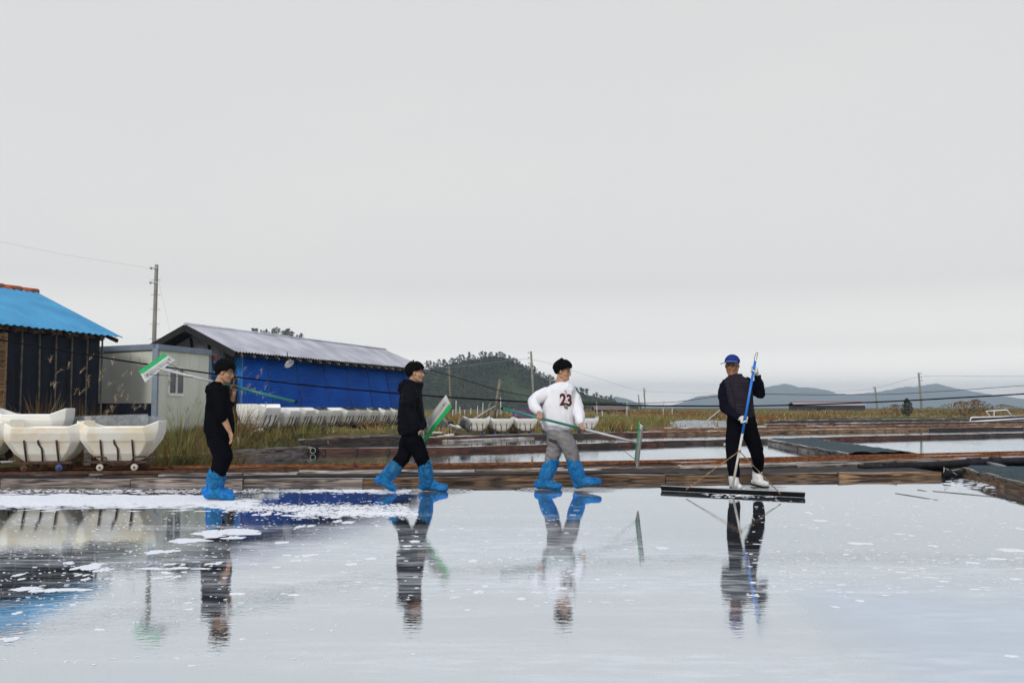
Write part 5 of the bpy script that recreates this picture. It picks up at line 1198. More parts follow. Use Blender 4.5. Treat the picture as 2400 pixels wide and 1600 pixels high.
def solid(mb, name, m, voxel=0.008, smooth=6, wrinkle=0.0, wscale=14.0, wst=(1, 1, 1), fine=0.0):
    """fuse overlapping closed shapes into one continuous skin"""
    me = mb.mesh('tmp'); o = bpy.data.objects.new('tmp', me); col.objects.link(o)
    rm = o.modifiers.new('r', 'REMESH'); rm.mode = 'VOXEL'; rm.voxel_size = voxel
    if smooth: sm = o.modifiers.new('s', 'SMOOTH'); sm.factor = 0.5; sm.iterations = smooth
    dg = bpy.context.evaluated_depsgraph_get(); out = bpy.data.meshes.new_from_object(o.evaluated_get(dg)); bpy.data.objects.remove(o); bpy.data.meshes.remove(me)
    out.name = name
    if wrinkle or fine:
        n = len(out.vertices); co = np.empty(n * 3); no = np.empty(n * 3); out.vertices.foreach_get('co', co); out.vertices.foreach_get('normal', no)
        co = co.reshape(-1, 3); no = no.reshape(-1, 3); d = np.empty(n); S = Vector(wst) * wscale
        for i in range(n):
            p = Vector((co[i, 0] * S.x, co[i, 1] * S.y, co[i, 2] * S.z)); w = mnoise.noise(p); k = (1 - abs(w) * 2.2)
            d[i] = wrinkle * (k * .7 + w * .5) + (fine * mnoise.noise(p * 3.3) if fine else 0)
        out.vertices.foreach_set('co', (co + no * d[:, None]).ravel())
    out.materials.clear(); out.materials.append(m)
    out.polygons.foreach_set('use_smooth', [True] * len(out.polygons)); out.update()
    return out

def head_frame(fwd, pitch=0.0, roll=0.0):
    f = Vector(fwd).normalized(); f = Vector((f.x * math.cos(pitch), f.y * math.cos(pitch), math.sin(pitch))).normalized()
    r = f.cross(Vector((0, 0, 1))).normalized(); u = r.cross(f)
    return Matrix((r, f, u)).transposed()                    # local x right, y forward, z up
def head_prims(mb, c, H, s=1.0):
    def p(x, y, z): return c + H @ (Vector((x, y, z)) * s)
    E = lambda q, r_: mb.ell(p(*q), [a * s for a in r_], H, 18, 12)
    E((0, -.012, .042), (.074, .094, .084)); E((0, .026, -.018), (.066, .073, .088)); E((0, .038, -.060), (.053, .053, .056))
    mb.capsule(p(-.012, .066, -.098), p(.012, .066, -.098), .022 * s, .022 * s)          # chin
    for x in (-1, 1):
        mb.capsule(p(x * .054, -.004, -.052), p(x * .026, .052, -.094), .022 * s, .02 * s)   # jaw
        mb.capsule(p(x * .044, .056, -.022), p(x * .036, .066, -.036), .022 * s, .020 * s)   # cheek
        mb.ell(p(x * .078, -.004, -.004), (.010 * s, .022 * s, .032 * s), H, 12, 8)          # ear
        mb.capsule(p(x * .014, .088, .026), p(x * .044, .072, .026), .0085 * s, .008 * s)      # brow
        mb.ell(p(x * .011, .100, -.036), (.010 * s, .011 * s, .009 * s), H, 8, 6)            # nostril wing
    mb.capsule(p(0, .089, .014), p(0, .108, -.030), .010 * s, .0135 * s)                       # nose
    mb.capsule(p(-.018, .084, -.062), p(.018, .084, -.062), .009 * s, .009 * s); mb.capsule(p(-.014, .083, -.073), p(.014, .083, -.073), .010 * s, .010 * s)
    mb.capsule(p(0, -.02, -.06), p(0, -.045, -.17), .058 * s, .060 * s)                         # neck
def head_parts(e, c, H, s=1.0, hair='mop', glasses=True, base=Vector((0, 0, 0)), seed=1, smile=False):
    def p(x, y, z): return c + H @ (Vector((x, y, z)) * s)
    r = random.Random(seed)
    for x in (-1, 1):
        mb = MB(); mb.ell(p(x * .030, .0805, .004), (.013 * s, .008 * s, .006 * s), H, 12, 8); place(mb.build('eye', M['eye'], None, True), e, base)
        mb = MB(); mb.chain([p(x * .014, .094, .030), p(x * .032, .087, .034), p(x * .048, .072, .029)], [.0035 * s, .004 * s, .0025 * s], 8); place(mb.build('eyebrow', M['hair'], None, True), e, base)
    mb = MB(); mb.chain([p(-.021, .087, -.066), p(0, .0945, -.0675), p(.021, .087, -.066)], [.003 * s, .0045 * s, .003 * s], 8); place(mb.build('lips', M['lips'] if not smile else M['white_plastic'], None, True), e, base)
    if glasses:
        mb = MB()
        for x in (-1, 1):
            mb.tube([p(x * .033 + .023 * math.cos(t), .100 - abs(.012 * math.cos(t)) * (1 if math.cos(t) * x > 0 else .3), .002 + .019 * math.sin(t)) for t in np.linspace(0, 2 * math.pi, 17)], .0016 * s, 5, caps=False)
            mb.tube([p(x * .056, .088, .006), p(x * .074, .05, .008), p(x * .080, -.004, .006)], .0016 * s, 5)
        mb.tube([p(-.010, .100, .006), p(.010, .100, .006)], .0016 * s, 5)
        place(mb.build('glasses', M['wire'], None, True), e, base)
    # hair: a shell down to the hairline, then locks that break up its outline
    def limit(ph):                                            # polar angle of the hairline, ph = 0 at the face
        a = abs(math.atan2(math.sin(ph), math.cos(ph)))
        if hair == 'cap': return np.interp(a, (0, .9, 1.3, 1.7, 2.4, 3.15), (50, 55, 90, 100, 124, 128))
        return np.interp(a, (0, .75, 1.05, 1.45, 1.75, 2.3, 3.15), (76, 77, 94, 94, 114, 128, 132))
    rad = {'mop': (.097, .121, .112), 'side': (.094, .119, .110), 'cap': (.080, .1, .088)}[hair]
    def hp(th, ph, k=1.0):
        d = Vector((math.sin(th) * math.sin(ph), math.sin(th) * math.cos(ph), math.cos(th)))
        cl = 1.0 if th < 1.45 else 1.0 - .13 * min((th - 1.45) / .6, 1)
        return c + H @ (Vector((d.x * rad[0] * cl, d.y * rad[1] * cl - .012, d.z * rad[2] + .040)) * (s * k))
    mb = MB(); n, m_ = 40, 14
    for k in range(n):
        ph = 2 * math.pi * k / n; L = math.radians(limit(ph)) + r.gauss(0, .03)
        for j in range(m_ + 1): mb.v.append(tuple(hp(max(L * j / m_, .02), ph, 1 + .03 * mnoise.noise(Vector((math.cos(ph) * 3, math.sin(ph) * 3, j * .6 + seed))))))
    for k in range(n):
        for j in range(m_): a, b = k * (m_ + 1) + j, ((k + 1) % n) * (m_ + 1) + j; mb.f.append((a, b, b + 1, a + 1))
    mb.m = [0] * len(mb.f)
    nl = 0 if hair == 'cap' else 150
    for i in range(nl):
        ph = r.uniform(0, 2 * math.pi); L = math.radians(limit(ph)); t0 = L * r.uniform(.05, .75); t1 = min(t0 + r.uniform(.35, .8), L + r.uniform(0, .10)); sw = r.gauss(.0, .25)
        pts = [hp(t0 + (t1 - t0) * q, ph + sw * q, 1.0 + .035 * math.sin(q * 2.6) + (.03 * r.random() if q == 1 else 0)) for q in (0, .35, .7, 1)]
        mb.tube(pts, [.008 * s, .0125 * s, .010 * s, .0015 * s], 6)
    for i in range(8 if nl else 0):                           # a few stray hairs standing up
        ph = r.uniform(2.2, 4.1); th = r.uniform(.1, .6); q = hp(th, ph); d = (q - c).normalized(); mb.tube([q, q + d * .018, q + d * .03 + Vector((.008, 0, .0))], [.004, .003, .0005], 5)
    o = mb.build('hair', M['hair'], None, True, False); sd = o.modifiers.new('s', 'SOLIDIFY'); sd.thickness = -.004
    place(o, e, base)
def grip(mb, at_, axis, rp, wrist, flip=1, s=1.0):
    """hand closed round a pole: palm on the wrist side, four fingers one way round, thumb the other"""
    ax = Vector(axis).normalized(); d = Vector(wrist) - Vector(at_); d = (d - ax * d.dot(ax)).normalized(); b = ax.cross(d) * flip
    def q(an, rr, o): return Vector(at_) + (d * math.cos(an) + b * math.sin(an)) * rr + ax * o
    mb.capsule(q(0, rp + .020, -.022 * s), q(0, rp + .020, .022 * s), .019 * s, .019 * s); mb.capsule(q(-.5, rp + .018, -.02 * s), q(-.5, rp + .018, .02 * s), .016 * s, .016 * s)
    mb.capsule(Vector(wrist), q(0, rp + .030, 0), .024 * s, .026 * s)
    for i, (o, ln) in enumerate(((-.031, .86), (-.0105, 1.0), (.0105, .95), (.031, .78))):
        angs = [0.25, 1.1 * ln, 2.1 * ln, 3.0 * ln]; rr = rp + .0095
        mb.chain([q(an, rr + (.006 if k == 0 else 0), o * s) for k, an in enumerate(angs)], [.0100 * s, .0096 * s, .0088 * s, .0078 * s], 10)
    mb.chain([q(-.2, rp + .020, -.034 * s), q(-1.0, rp + .014, -.042 * s), q(-2.0, rp + .011, -.030 * s), q(-2.7, rp + .010, -.018 * s)], [.0135 * s, .0115 * s, .0102 * s, .009 * s], 10)
def relaxed(mb, wrist, dirv, thumb_dir, s=1.0):
    """hanging hand, fingers slightly curled"""
    d = Vector(dirv).normalized(); t = Vector(thumb_dir); t = (t - d * t.dot(d)).normalized(); n = d.cross(t)
    w = Vector(wrist)
    for k in (-1.2, -.4, .4, 1.2): mb.capsule(w + t * k * .012 * s, w + d * .085 * s + t * k * .019 * s, .015 * s, .0135 * s)
    for k, L in ((1.2, .074), (.4, .084), (-.4, .078), (-1.2, .060)):
        a = w + d * .085 * s + t * k * .0195 * s; c1 = a + d * L * .45 * s + n * .008 * s; c2 = c1 + (d * .85 + n * .5).normalized() * L * .3 * s; c3 = c2 + (d * .6 + n * .8).normalized() * L * .25 * s
        mb.chain([a, c1, c2, c3], [.0105 * s, .0095 * s, .0088 * s, .0076 * s], 10)
    a = w + d * .02 * s + t * .022 * s; b = a + (d * .7 + t * .7).normalized() * .045 * s; mb.chain([a, b, b + (d * .95 + t * .1 + n * .3).normalized() * .032 * s, b + (d + n * .5).normalized() * .055 * s], [.014 * s, .012 * s, .0105 * s, .009 * s], 10)

def sil_loft(mb, rows, Y, n=26, power=2.3):
    """torso from its outline: rows of (v, u_left, u_right, half depth[, dY])"""
    rings = []
    for row in rows:
        v, u0, u1, dep = row[:4]; dy = row[4] if len(row) > 4 else 0.0
        a, b = at(u0, v, Y + dy), at(u1, v, Y + dy); rings.append(((a + b) / 2, (b - a) / 2, Vector((0, dep, 0))))
    mb.loft(rings, n, power)
def foot_prims(mb, heel, toe, ankle, r=1.0):
    mb.chain([heel, heel.lerp(toe, .45), toe.lerp(heel, .18), toe], [.030 * r, .033 * r, .032 * r, .026 * r], 12); mb.capsule(ankle, heel.lerp(toe, .22) + Vector((0, 0, .03)), .045 * r, .042 * r)
    mb.capsule(ankle, heel.lerp(toe, .5) + Vector((0, 0, .012)), .042 * r, .034 * r)
def boot_cover(e, base, top, mid, ankle, heel, toe, flare=1.0, seed=0):
    """loose blue plastic film over the shoe and shin, gathered at the top"""
    mb = MB(); f = flare; d = (top - mid).normalized()
    mb.chain([top + d * .015, top, top.lerp(mid, .3), mid, mid.lerp(ankle, .6), ankle], [.086 * f, .078 * f, .094 * f, .097 * f, .088 * f, .078 * f], 18)
    fd = (toe - heel).normalized()
    mb.chain([heel + Vector((0, 0, .035)) - fd * .01, heel.lerp(toe, .4) + Vector((0, 0, .038)), heel.lerp(toe, .75) + Vector((0, 0, .022)), toe + Vector((0, 0, .014))], [.056, .060, .055, .045], 16)
    mb.chain([ankle, heel.lerp(toe, .35) + Vector((0, 0, .055)), heel.lerp(toe, .65) + Vector((0, 0, .035))], [.074, .064, .052], 14)
    me = solid(mb, 'boot_cover', M['film'], .008, 3, .0075, 19.0, (1.5, 1.5, .42), .0012)
    zmin = min(heel.z, toe.z) - .03
    for v in me.vertices:
        if v.co.z < .001: v.co.z = .001 + (v.co.z - .001) * .1
    o = place(link('boot_cover', me), e, base); return o
def ghost(e, base, mb, name, m, **k):
    return place(link(name, solid(mb, name, m, **k)), e, base)
def Z(p, z): return Vector((p.x, p.y, z))
def person(loc, label):
    e = empty('person', loc, label, 'person'); return e, Vector(loc)

# ---- squeegees
M['sq_white'] = mat('white_enamel_board', (0.72, 0.72, 0.70), 0.45, c2=(0.6, 0.59, 0.55), scale=8)
M['sq_grey'] = mat('grey_aluminium_strip', (0.52, 0.52, 0.53), 0.5, var=0.2, metal=0.0)
M['sq_green'] = mat('bright_green_rubber', (0.02, 0.50, 0.14), 0.5, var=0.15, scale=10)
M['pole_green'] = mat('teal_green_pole', (0.008, 0.185, 0.145), 0.35, var=0.2, scale=6, spec=0.5)
M['pole_silver'] = mat('pale_grey_pole', (0.52, 0.52, 0.54), 0.4, var=0.12, scale=6, spec=0.5)
M['pole_blue'] = mat('bright_blue_pole', (0.01, 0.17, 0.62), 0.35, var=0.15, scale=6, spec=0.5)
M['pole_white'] = mat('worn_white_pole', (0.66, 0.64, 0.60), 0.5, c2=(0.5, 0.46, 0.4), scale=8)
def squeegee(label, c, a, wdir, L, W, pole_a, pole_b, split, braces, r=.0155):
    """flat board with a green rubber edge on a two colour pole; c board centre, a long axis, wdir towards the rubber"""
    c, a, wdir = Vector(c), Vector(a).normalized(), Vector(wdir); wdir = (wdir - a * wdir.dot(a)).normalized(); nn = a.cross(wdir)
    e = empty('squeegee', c, label, 'squeegee', 'long handled squeegees'); Mx = Matrix((a, wdir, nn)).transposed()
    mb = MB(); mb.box((0, 0, 0), (L, W, .016), Mx); mb.box(Mx @ Vector((0, -W / 2 + .008, 0)), (L * 1.001, .016, .03), Mx); b = mb.build('board', M['sq_white'], e); b.modifiers.new('b', 'BEVEL').width = .004
    for sgn in (-1, 1):
        mb = MB(); mb.box(Mx @ Vector((0, W * .05, sgn * .0125)), (L * .97, W * .34, .009), Mx); mb.build('clamp_strip', M['sq_grey'], e)
        mb = MB(); v = [Mx @ Vector(q) for q in ((sgn * L / 2, -W * .5, 0), (sgn * (L / 2 + .05), -W * .5, 0), (sgn * L / 2, W * .62, 0))]; mb.add([q + nn * .008 for q in v] + [q - nn * .008 for q in v], [(0, 1, 2), (5, 4, 3), (0, 3, 4, 1), (1, 4, 5, 2), (2, 5, 3, 0)]); mb.build('end_plate', M['sq_white'], e)
        for k in (-.42, .42):
            mb = MB(); mb.tube([Mx @ Vector((k * L, W * .05, sgn * .014)), Mx @ Vector((k * L, W * .05, sgn * .022))], .009, 8); mb.build('bolt', M['wire'], e)
    mb = MB(); mb.box(Mx @ Vector((0, W / 2 + .022, 0)), (L * .985, .062, .010), Mx); mb.build('rubber_blade', M['sq_green'], e)
    pa, pb = Vector(pole_a) - c, Vector(pole_b) - c; sp = pa.lerp(pb, split)
    mb = MB(); mb.tube([pa, sp], r, 14); mb.build('pole', M['pole_silver'], e, True); mb = MB(); mb.tube([sp, pb], r * 1.12, 14); mb.build('handle', M['pole_green'], e, True)
    mb = MB(); dd = (pb - pa).normalized(); mb.tube([pb - dd * .012, pb + dd * .012], r * 1.22, 14); mb.build('end_cap', M['black_rubber'], e, True)
    for k, t in braces:
        mb = MB(); mb.tube([a * (k * L), pa.lerp(pb, t)], .004, 6); mb.build('brace', M['wire'], e)
    return e

# ---- 1: short sleeved black hoodie, pole over the shoulder, walking right
Y1 = 12.1; e, B = person((at(512, 1165, Y1).x, Y1, 0), 'person in black short sleeved hoodie carrying a squeegee over one shoulder'); J = lambda u, v, dy=0.0: at(u, v, Y1 + dy)
H1 = head_frame((1, -.08, 0), -.20); hc = J(527, 873)
pa, pb = at(384, 866, 12.32), at(694, 942, 12.22); pdir = (pb - pa).normalized(); gr1 = pa.lerp(pb, (551 - 384) / 310.0)
bd1 = MB(); head_prims(bd1, hc, H1)
bd1.chain([J(517, 893), J(512, 906), J(513, 950), J(514, 1000), J(514, 1030)], [.058, .075, .105, .11, .12], 16)
bd1.capsule(J(511, 911, -.14), J(511, 911, .14), .06, .06)
elN, wrN = J(522, 976, -.24), J(538, 1010, -.22); elF, wrF = J(538, 946, .20), J(548, 922, .16)
bd1.chain([J(511, 912, -.17), elN, elN.lerp(wrN, .35), wrN], [.050, .042, .041, .027], 14); relaxed(bd1, wrN, J(544, 1034, -.23) - wrN, (.5, -.6, 0), .98)
bd1.chain([J(513, 914, .18), elF, elF.lerp(wrF, .4), wrF], [.05, .043, .040, .027], 14); grip(bd1, gr1, pdir, .018, wrF, 1)
knN, akN, heN, toN = J(523, 1070, -.10), J(501, 1146, -.14), Z(at(489, 1165, 11.95), .035), Z(at(543, 1165, 11.93), .032)
knF, akF, heF, toF = J(526, 1068, .14), J(509, 1142, .30), Z(at(484, 1158, 12.45), .035), Z(at(538, 1158, 12.45), .032)
bd1.chain([J(514, 1030, -.07), knN, akN], [.085, .056, .042], 14); bd1.chain([J(514, 1030, .07), knF, akF], [.085, .056, .042], 14); foot_prims(bd1, heN, toN, akN); foot_prims(bd1, heF, toF, akF)
ghost(e, B, bd1, 'body', M['skin'], voxel=.0055, smooth=4)
g = MB(); sil_loft(g, [(902, 499, 522, .09), (906, 492, 529, .17), (913, 489, 532, .215), (930, 488, 534, .215), (950, 485, 538, .20), (972, 483, 543, .195), (994, 482, 546, .195), (1008, 481, 546, .19), (1024, 485, 543, .18), (1034, 488, 541, .16)], Y1)
g.chain([J(499, 902, -.05), J(493, 909, -.03), J(491, 915, .03), J(499, 903, .07)], [.035, .05, .05, .035]); g.chain([J(503, 899, -.10), J(515, 902, -.11), J(526, 908, -.05)], [.03, .032, .025]); g.chain([J(503, 899, .10), J(515, 902, .11), J(526, 908, .05)], [.03, .032, .025])
g.chain([J(510, 915, -.17), J(516, 945, -.235), J(521, 974, -.24)], [.088, .082, .078], 18); g.chain([J(513, 915, .17), J(526, 932, .20), elF.lerp(J(513, 914, .18), .1)], [.085, .076, .068], 18)
ghost(e, B, g, 'hoodie', M['hoodie'], voxel=.009, smooth=3, wrinkle=.015, wscale=8, wst=(1, 1, .7))
g = MB(); sil_loft(g, [(1004, 487, 541, .17), (1030, 487, 541, .17), (1046, 489, 541, .15)], Y1)
g.chain([J(510, 1036, -.08), J(521, 1070, -.11), J(512, 1095, -.12), J(503, 1122, -.13), akN + Vector((0, 0, .02))], [.115, .100, .088, .072, .05], 18); g.chain([J(514, 1036, .08), J(527, 1069, .14), J(518, 1095, .19), J(511, 1118, .25), akF + Vector((0, 0, .02))], [.115, .096, .084, .068, .05], 18)
ghost(e, B, g, 'trousers', M['trouser_black'], voxel=.010, smooth=4, wrinkle=.009, wscale=9)
boot_cover(e, B, J(504, 1113, -.13), J(502, 1130, -.13), J(500, 1148, -.14), heN, toN, .98); boot_cover(e, B, J(514, 1109, .24), J(511, 1126, .27), J(508, 1143, .30), heF, toF, .92)
head_parts(e, hc, H1, 1.0, 'mop', True, B, 3)
s1a, s1b = at(339, 884, 12.05), at(399, 841, 12.65); ax1 = s1b - s1a; sqc = (s1a + s1b) / 2
squeegee('white and green squeegee carried over the hoodie person\'s shoulder', sqc, ax1, (-.55, .1, .75), .66, .10, sqc, pb, .44, ((.34, .25), (-.34, .28)))

# ---- 2: black puffer jacket, mid stride
Y2 = 13.2; e, B = person((at(962, 1150, Y2).x, Y2, 0), 'person in black hooded jacket striding with a squeegee held low'); J = lambda u, v, dy=0.0: at(u, v, Y2 + dy)
H2 = head_frame((1, -.12, 0), .02); hc = J(974, 875)
b2 = MB(); head_prims(b2, hc, H2)
b2.chain([J(970, 893), J(965, 908), J(964, 950), J(964, 1000), J(965, 1028)], [.058, .08, .11, .115, .12], 16); b2.capsule(J(963, 915, -.15), J(963, 915, .15), .06, .06)
sb0, sb1 = at(958, 1056, 13.75), at(1052, 932, 13.35); sqc2 = sb0.lerp(sb1, .5); pe2 = at(984, 1021, 12.83); pd2 = (pe2 - sqc2).normalized(); gr2 = sqc2.lerp(pe2, .84)
elN, wrN = J(957, 962, -.26), J(976, 1003, -.27); elF, wrF = J(972, 962, .22), J(990, 996, .12)
b2.chain([J(963, 916, -.18), elN, wrN], [.05, .042, .028], 14); grip(b2, gr2, pd2, .018, wrN, 1); b2.chain([J(965, 916, .18), elF, wrF], [.05, .042, .028], 14); relaxed(b2, wrF, J(997, 1016, .08) - wrF, (1, -.3, 0))
knf, akf, hef, tof = J(989, 1069, -.08), J(1000, 1130, .02), Z(at(992, 1149, 13.25), .035), Z(at(1043, 1149, 13.2), .032)
knb, akb, heb, tob = J(946, 1072, .06), J(899, 1120, .02), at(889, 1131, 13.15), Z(at(922, 1150, 13.15), .036)
b2.chain([J(966, 1030, -.08), knf, akf], [.085, .056, .042], 14); b2.chain([J(964, 1030, .08), knb, akb], [.085, .056, .042], 14); foot_prims(b2, hef, tof, akf); foot_prims(b2, heb, tob, akb)
ghost(e, B, b2, 'body', M['skin'], voxel=.0055, smooth=4)
g = MB(); sil_loft(g, [(902, 946, 986, .11), (908, 942, 988, .19), (918, 941, 988, .225), (940, 937, 989, .225), (960, 935, 992, .22), (980, 933, 994, .215), (1000, 933, 994, .21), (1010, 934, 993, .205), (1018, 937, 990, .19)], Y2)
g.chain([J(951, 896, -.07), J(944, 905, -.08), J(943, 912, 0), J(944, 905, .08), J(951, 896, .07)], [.045, .055, .06, .055, .045]); g.chain([J(952, 895, -.08), J(968, 899, -.115), J(985, 905, -.05), J(988, 902, .02)], [.04, .04, .034, .03])
g.chain([J(962, 918, -.18), J(957, 940, -.25), elN, J(966, 983, -.28), J(975, 1003, -.27)], [.098, .092, .086, .080, .062], 18); g.chain([J(965, 918, .18), elF, wrF], [.095, .082, .06], 18)
ghost(e, B, g, 'jacket', M['jacket'], voxel=.009, smooth=3, wrinkle=.015, wscale=9, wst=(.8, .8, 1.6))
g = MB(); sil_loft(g, [(1006, 941, 988, .17), (1030, 941, 990, .165), (1044, 943, 990, .15)], Y2)
g.chain([J(971, 1034, -.08), J(986, 1066, -.07), J(993, 1083, -.04), J(997, 1105, -.02), akf + Vector((0, 0, .02))], [.118, .098, .088, .066, .05], 18); g.chain([J(957, 1036, .08), J(945, 1070, .06), J(932, 1086, .05), J(915, 1105, .03), akb + Vector((0, 0, .02))], [.115, .096, .086, .064, .05], 18)
ghost(e, B, g, 'trousers', M['trouser_black'], voxel=.010, smooth=4, wrinkle=.010, wscale=9)
boot_cover(e, B, J(995, 1086, -.04), J(998, 1108, -.02), J(1001, 1132, .02), hef, tof, 1.0); boot_cover(e, B, J(932, 1087, .05), J(917, 1105, .03), J(900, 1121, .02), heb, tob, 1.0)
head_parts(e, hc, H2, 1.0, 'side', False, B, 8)
squeegee('white and green squeegee held low by the black jacket person', sqc2, sb1 - sb0, (.62, -.25, -.48), .90, .115, sqc2, pe2, .3, ())

# ---- 3: white sweatshirt with a maroon 23, grey trousers
Y3 = 13.5; e, B = person((at(1310, 1145, Y3).x, Y3, 0), 'person in white sweatshirt and grey trousers carrying a squeegee across the front'); J = lambda u, v, dy=0.0: at(u, v, Y3 + dy)
H3 = head_frame((.90, -.44, 0), -.10); hc = J(1320, 871)
b3 = MB(); head_prims(b3, hc, H3)
b3.chain([J(1317, 894), J(1314, 914), J(1312, 950), J(1310, 1000), J(1309, 1016)], [.058, .08, .11, .11, .12], 16); b3.capsule(J(1296, 916, -.02), J(1334, 918, .05), .045, .045)
pa3, pb3 = at(1499, 1038, 13.20), at(1176, 957, 13.20); pd3 = (pb3 - pa3).normalized()
g3a = pa3.lerp(pb3, (1499 - 1264) / 323.0); g3b = pa3.lerp(pb3, (1499 - 1364) / 323.0)
elR, wrR = J(1248, 941, -.06), J(1263, 966, -.24); elL, wrL = J(1354, 955, .02), J(1361, 990, -.22)
b3.chain([J(1293, 918, -.02), elR, wrR], [.045, .042, .028], 14); grip(b3, g3a, pd3, .018, wrR + Vector((0, -.02, 0)), -1); b3.chain([J(1338, 920, .06), elL, wrL], [.045, .042, .028], 14); grip(b3, g3b, pd3, .018, wrL, -1)
kb, ab, hb, tb = J(1300, 1046, .07), J(1274, 1124, .03), Z(at(1263, 1145, 13.52), .035), Z(at(1310, 1145, 13.47), .032)
kf, af, hf, tf = J(1335, 1044, -.09), J(1357, 1122, -.05), Z(at(1354, 1145, 13.45), .045), Z(at(1402, 1130, 13.40), .105)
b3.chain([J(1308, 1018, .06), kb, ab], [.085, .056, .042], 14); b3.chain([J(1314, 1018, -.07), kf, af], [.085, .056, .042], 14); foot_prims(b3, hb, tb, ab); foot_prims(b3, hf, tf, af)
ghost(e, B, b3, 'body', M['skin'], voxel=.0055, smooth=4)
g = MB(); sil_loft(g, [(897, 1305, 1333, .085), (900, 1299, 1338, .10), (905, 1288, 1344, .125), (914, 1281, 1348, .145), (930, 1276, 1348, .155), (950, 1273, 1347, .165), (975, 1272, 1346, .175), (995, 1271, 1345, .18), (1004, 1273, 1342, .175), (1009, 1278, 1338, .16)], Y3, 28, 2.2)
g.chain([J(1295, 918, -.02), J(1270, 927, -.04), J(1252, 940, -.07), J(1254, 955, -.14), J(1262, 964, -.21)], [.088, .086, .082, .070, .050], 18); g.chain([J(1338, 921, .06), J(1348, 938, .05), J(1354, 957, 0), J(1359, 978, -.14), J(1360, 987, -.20)], [.084, .082, .076, .062, .048], 18)
sw = ghost(e, B, g, 'sweatshirt', M['sweat'], voxel=.008, smooth=3, wrinkle=.017, wscale=8, wst=(1.2, 1, .55), fine=.003)
g = MB(); sil_loft(g, [(1000, 1280, 1337, .165), (1016, 1281, 1338, .16), (1030, 1285, 1338, .14)], Y3)
g.chain([J(1302, 1022, .06), J(1300, 1046, .07), J(1296, 1066, .06), J(1290, 1084, .05), J(1282, 1104, .04), ab + Vector((0, 0, .02))], [.118, .100, .095, .080, .062, .048], 18); g.chain([J(1320, 1022, -.07), J(1334, 1046, -.09), J(1341, 1068, -.08), J(1345, 1084, -.07), J(1351, 1104, -.06), af + Vector((0, 0, .02))], [.118, .102, .092, .078, .062, .048], 18)
ghost(e, B, g, 'trousers', M['trouser_grey'], voxel=.008, smooth=3, wrinkle=.014, wscale=10, wst=(1, 1, 1.3), fine=.003)
boot_cover(e, B, J(1294, 1084, .05), J(1283, 1106, .04), J(1275, 1126, .03), hb, tb, 1.06); boot_cover(e, B, J(1344, 1084, -.07), J(1352, 1106, -.06), J(1358, 1126, -.05), hf, tf, 1.06)
head_parts(e, hc, H3, 1.03, 'mop', True, B, 21, True)
# print on the chest, laid onto the cloth
bvh = BVHTree.FromPolygons([v.co.copy() for v in sw.data.vertices], [tuple(p.vertices) for p in sw.data.polygons])
def onto_cloth(me, name, m, lift):
    for v in me.vertices:
        s_ = at(v.co.x, v.co.y, Y3 - .6); dv = Vector((.12, 1, 0)).normalized(); hit = bvh.ray_cast(s_ - dv * 0 , dv)
        v.co = (hit[0] - dv * lift) if hit[0] is not None else s_ + dv * .45
    me.materials.clear(); me.materials.append(m); o = link(name, me); o.parent = sw; return o
def text_px(body, u, v, h, sx=1.0, bold=.012):
    cu = bpy.data.curves.new('t', 'FONT'); cu.body = body; cu.size = 1.0; cu.align_x = 'CENTER'; cu.offset = bold; o = bpy.data.objects.new('t', cu); me = bpy.data.meshes.new_from_object(o); bpy.data.objects.remove(o)
    bm = bmesh.new(); bm.from_mesh(me); bmesh.ops.triangulate(bm, faces=bm.faces); bmesh.ops.subdivide_edges(bm, edges=bm.edges, cuts=2, use_grid_fill=True); bm.to_mesh(me); bm.free()
    ys = [q.co.y for q in me.vertices]; k = h / (max(ys) - min(ys))
    for q in me.vertices: q.co = Vector((u + q.co.x * k * sx, v - (q.co.y - min(ys)) * k, 0))
    return me
onto_cloth(text_px('2', 1314.0, 950, 30, .80, .045), 'number_print', M['maroon'], .004); onto_cloth(text_px('3', 1328.8, 952, 30, .76, .045), 'number_print', M['maroon'], .004)
def blob_px(cx, cy, rx, ry, n=22, hollow=0.0, a0=0, a1=6.2832):
    me = bpy.data.meshes.new('p'); vs_ = []; fs = []; rings = 3
    for j in range(rings + 1):
        k = hollow + (1 - hollow) * j / rings
        for i in range(n + 1): t = a0 + (a1 - a0) * i / n; vs_.append((cx + rx * k * math.cos(t), cy + ry * k * math.sin(t), 0))
    for j in range(rings):
        for i in range(n): a = j * (n + 1) + i; fs.append((a, a + 1, a + n + 2, a + n + 1))
    me.from_pydata(vs_, [], fs); return me
onto_cloth(blob_px(1320.5, 952, 3.8, 5.0), 'emblem_print', M['print_grey'], .008); onto_cloth(blob_px(1320.5, 952, 4.4, 5.6, hollow=.84), 'emblem_print', M['print_black'], .009); onto_cloth(blob_px(1321.5, 940.5, 1.7, 3.6), 'emblem_print', M['sweat'], .008); onto_cloth(blob_px(1321.5, 938.5, 1.1, 1.8), 'emblem_print', M['print_black'], .010)
onto_cloth(blob_px(1317, 920, 5.5, 8, hollow=.62, a0=-1.4, a1=.35), 'emblem_print', M['print_grey'], .008); onto_cloth(blob_px(1321, 945, 2.8, 1.1), 'emblem_print', M['print_black'], .010); onto_cloth(blob_px(1324, 956, 1.2, 3.5), 'emblem_print', M['print_black'], .010)
squeegee('white and green squeegee carried across the front of the white sweatshirt', (at(1503, 1001, 12.95) + at(1493, 1086, 13.5)) / 2, at(1503, 1001, 12.95) - at(1493, 1086, 13.5), (-.16, 1.0, -.02), .76, .07, pa3, pb3, .40, ((-.42, .27),))

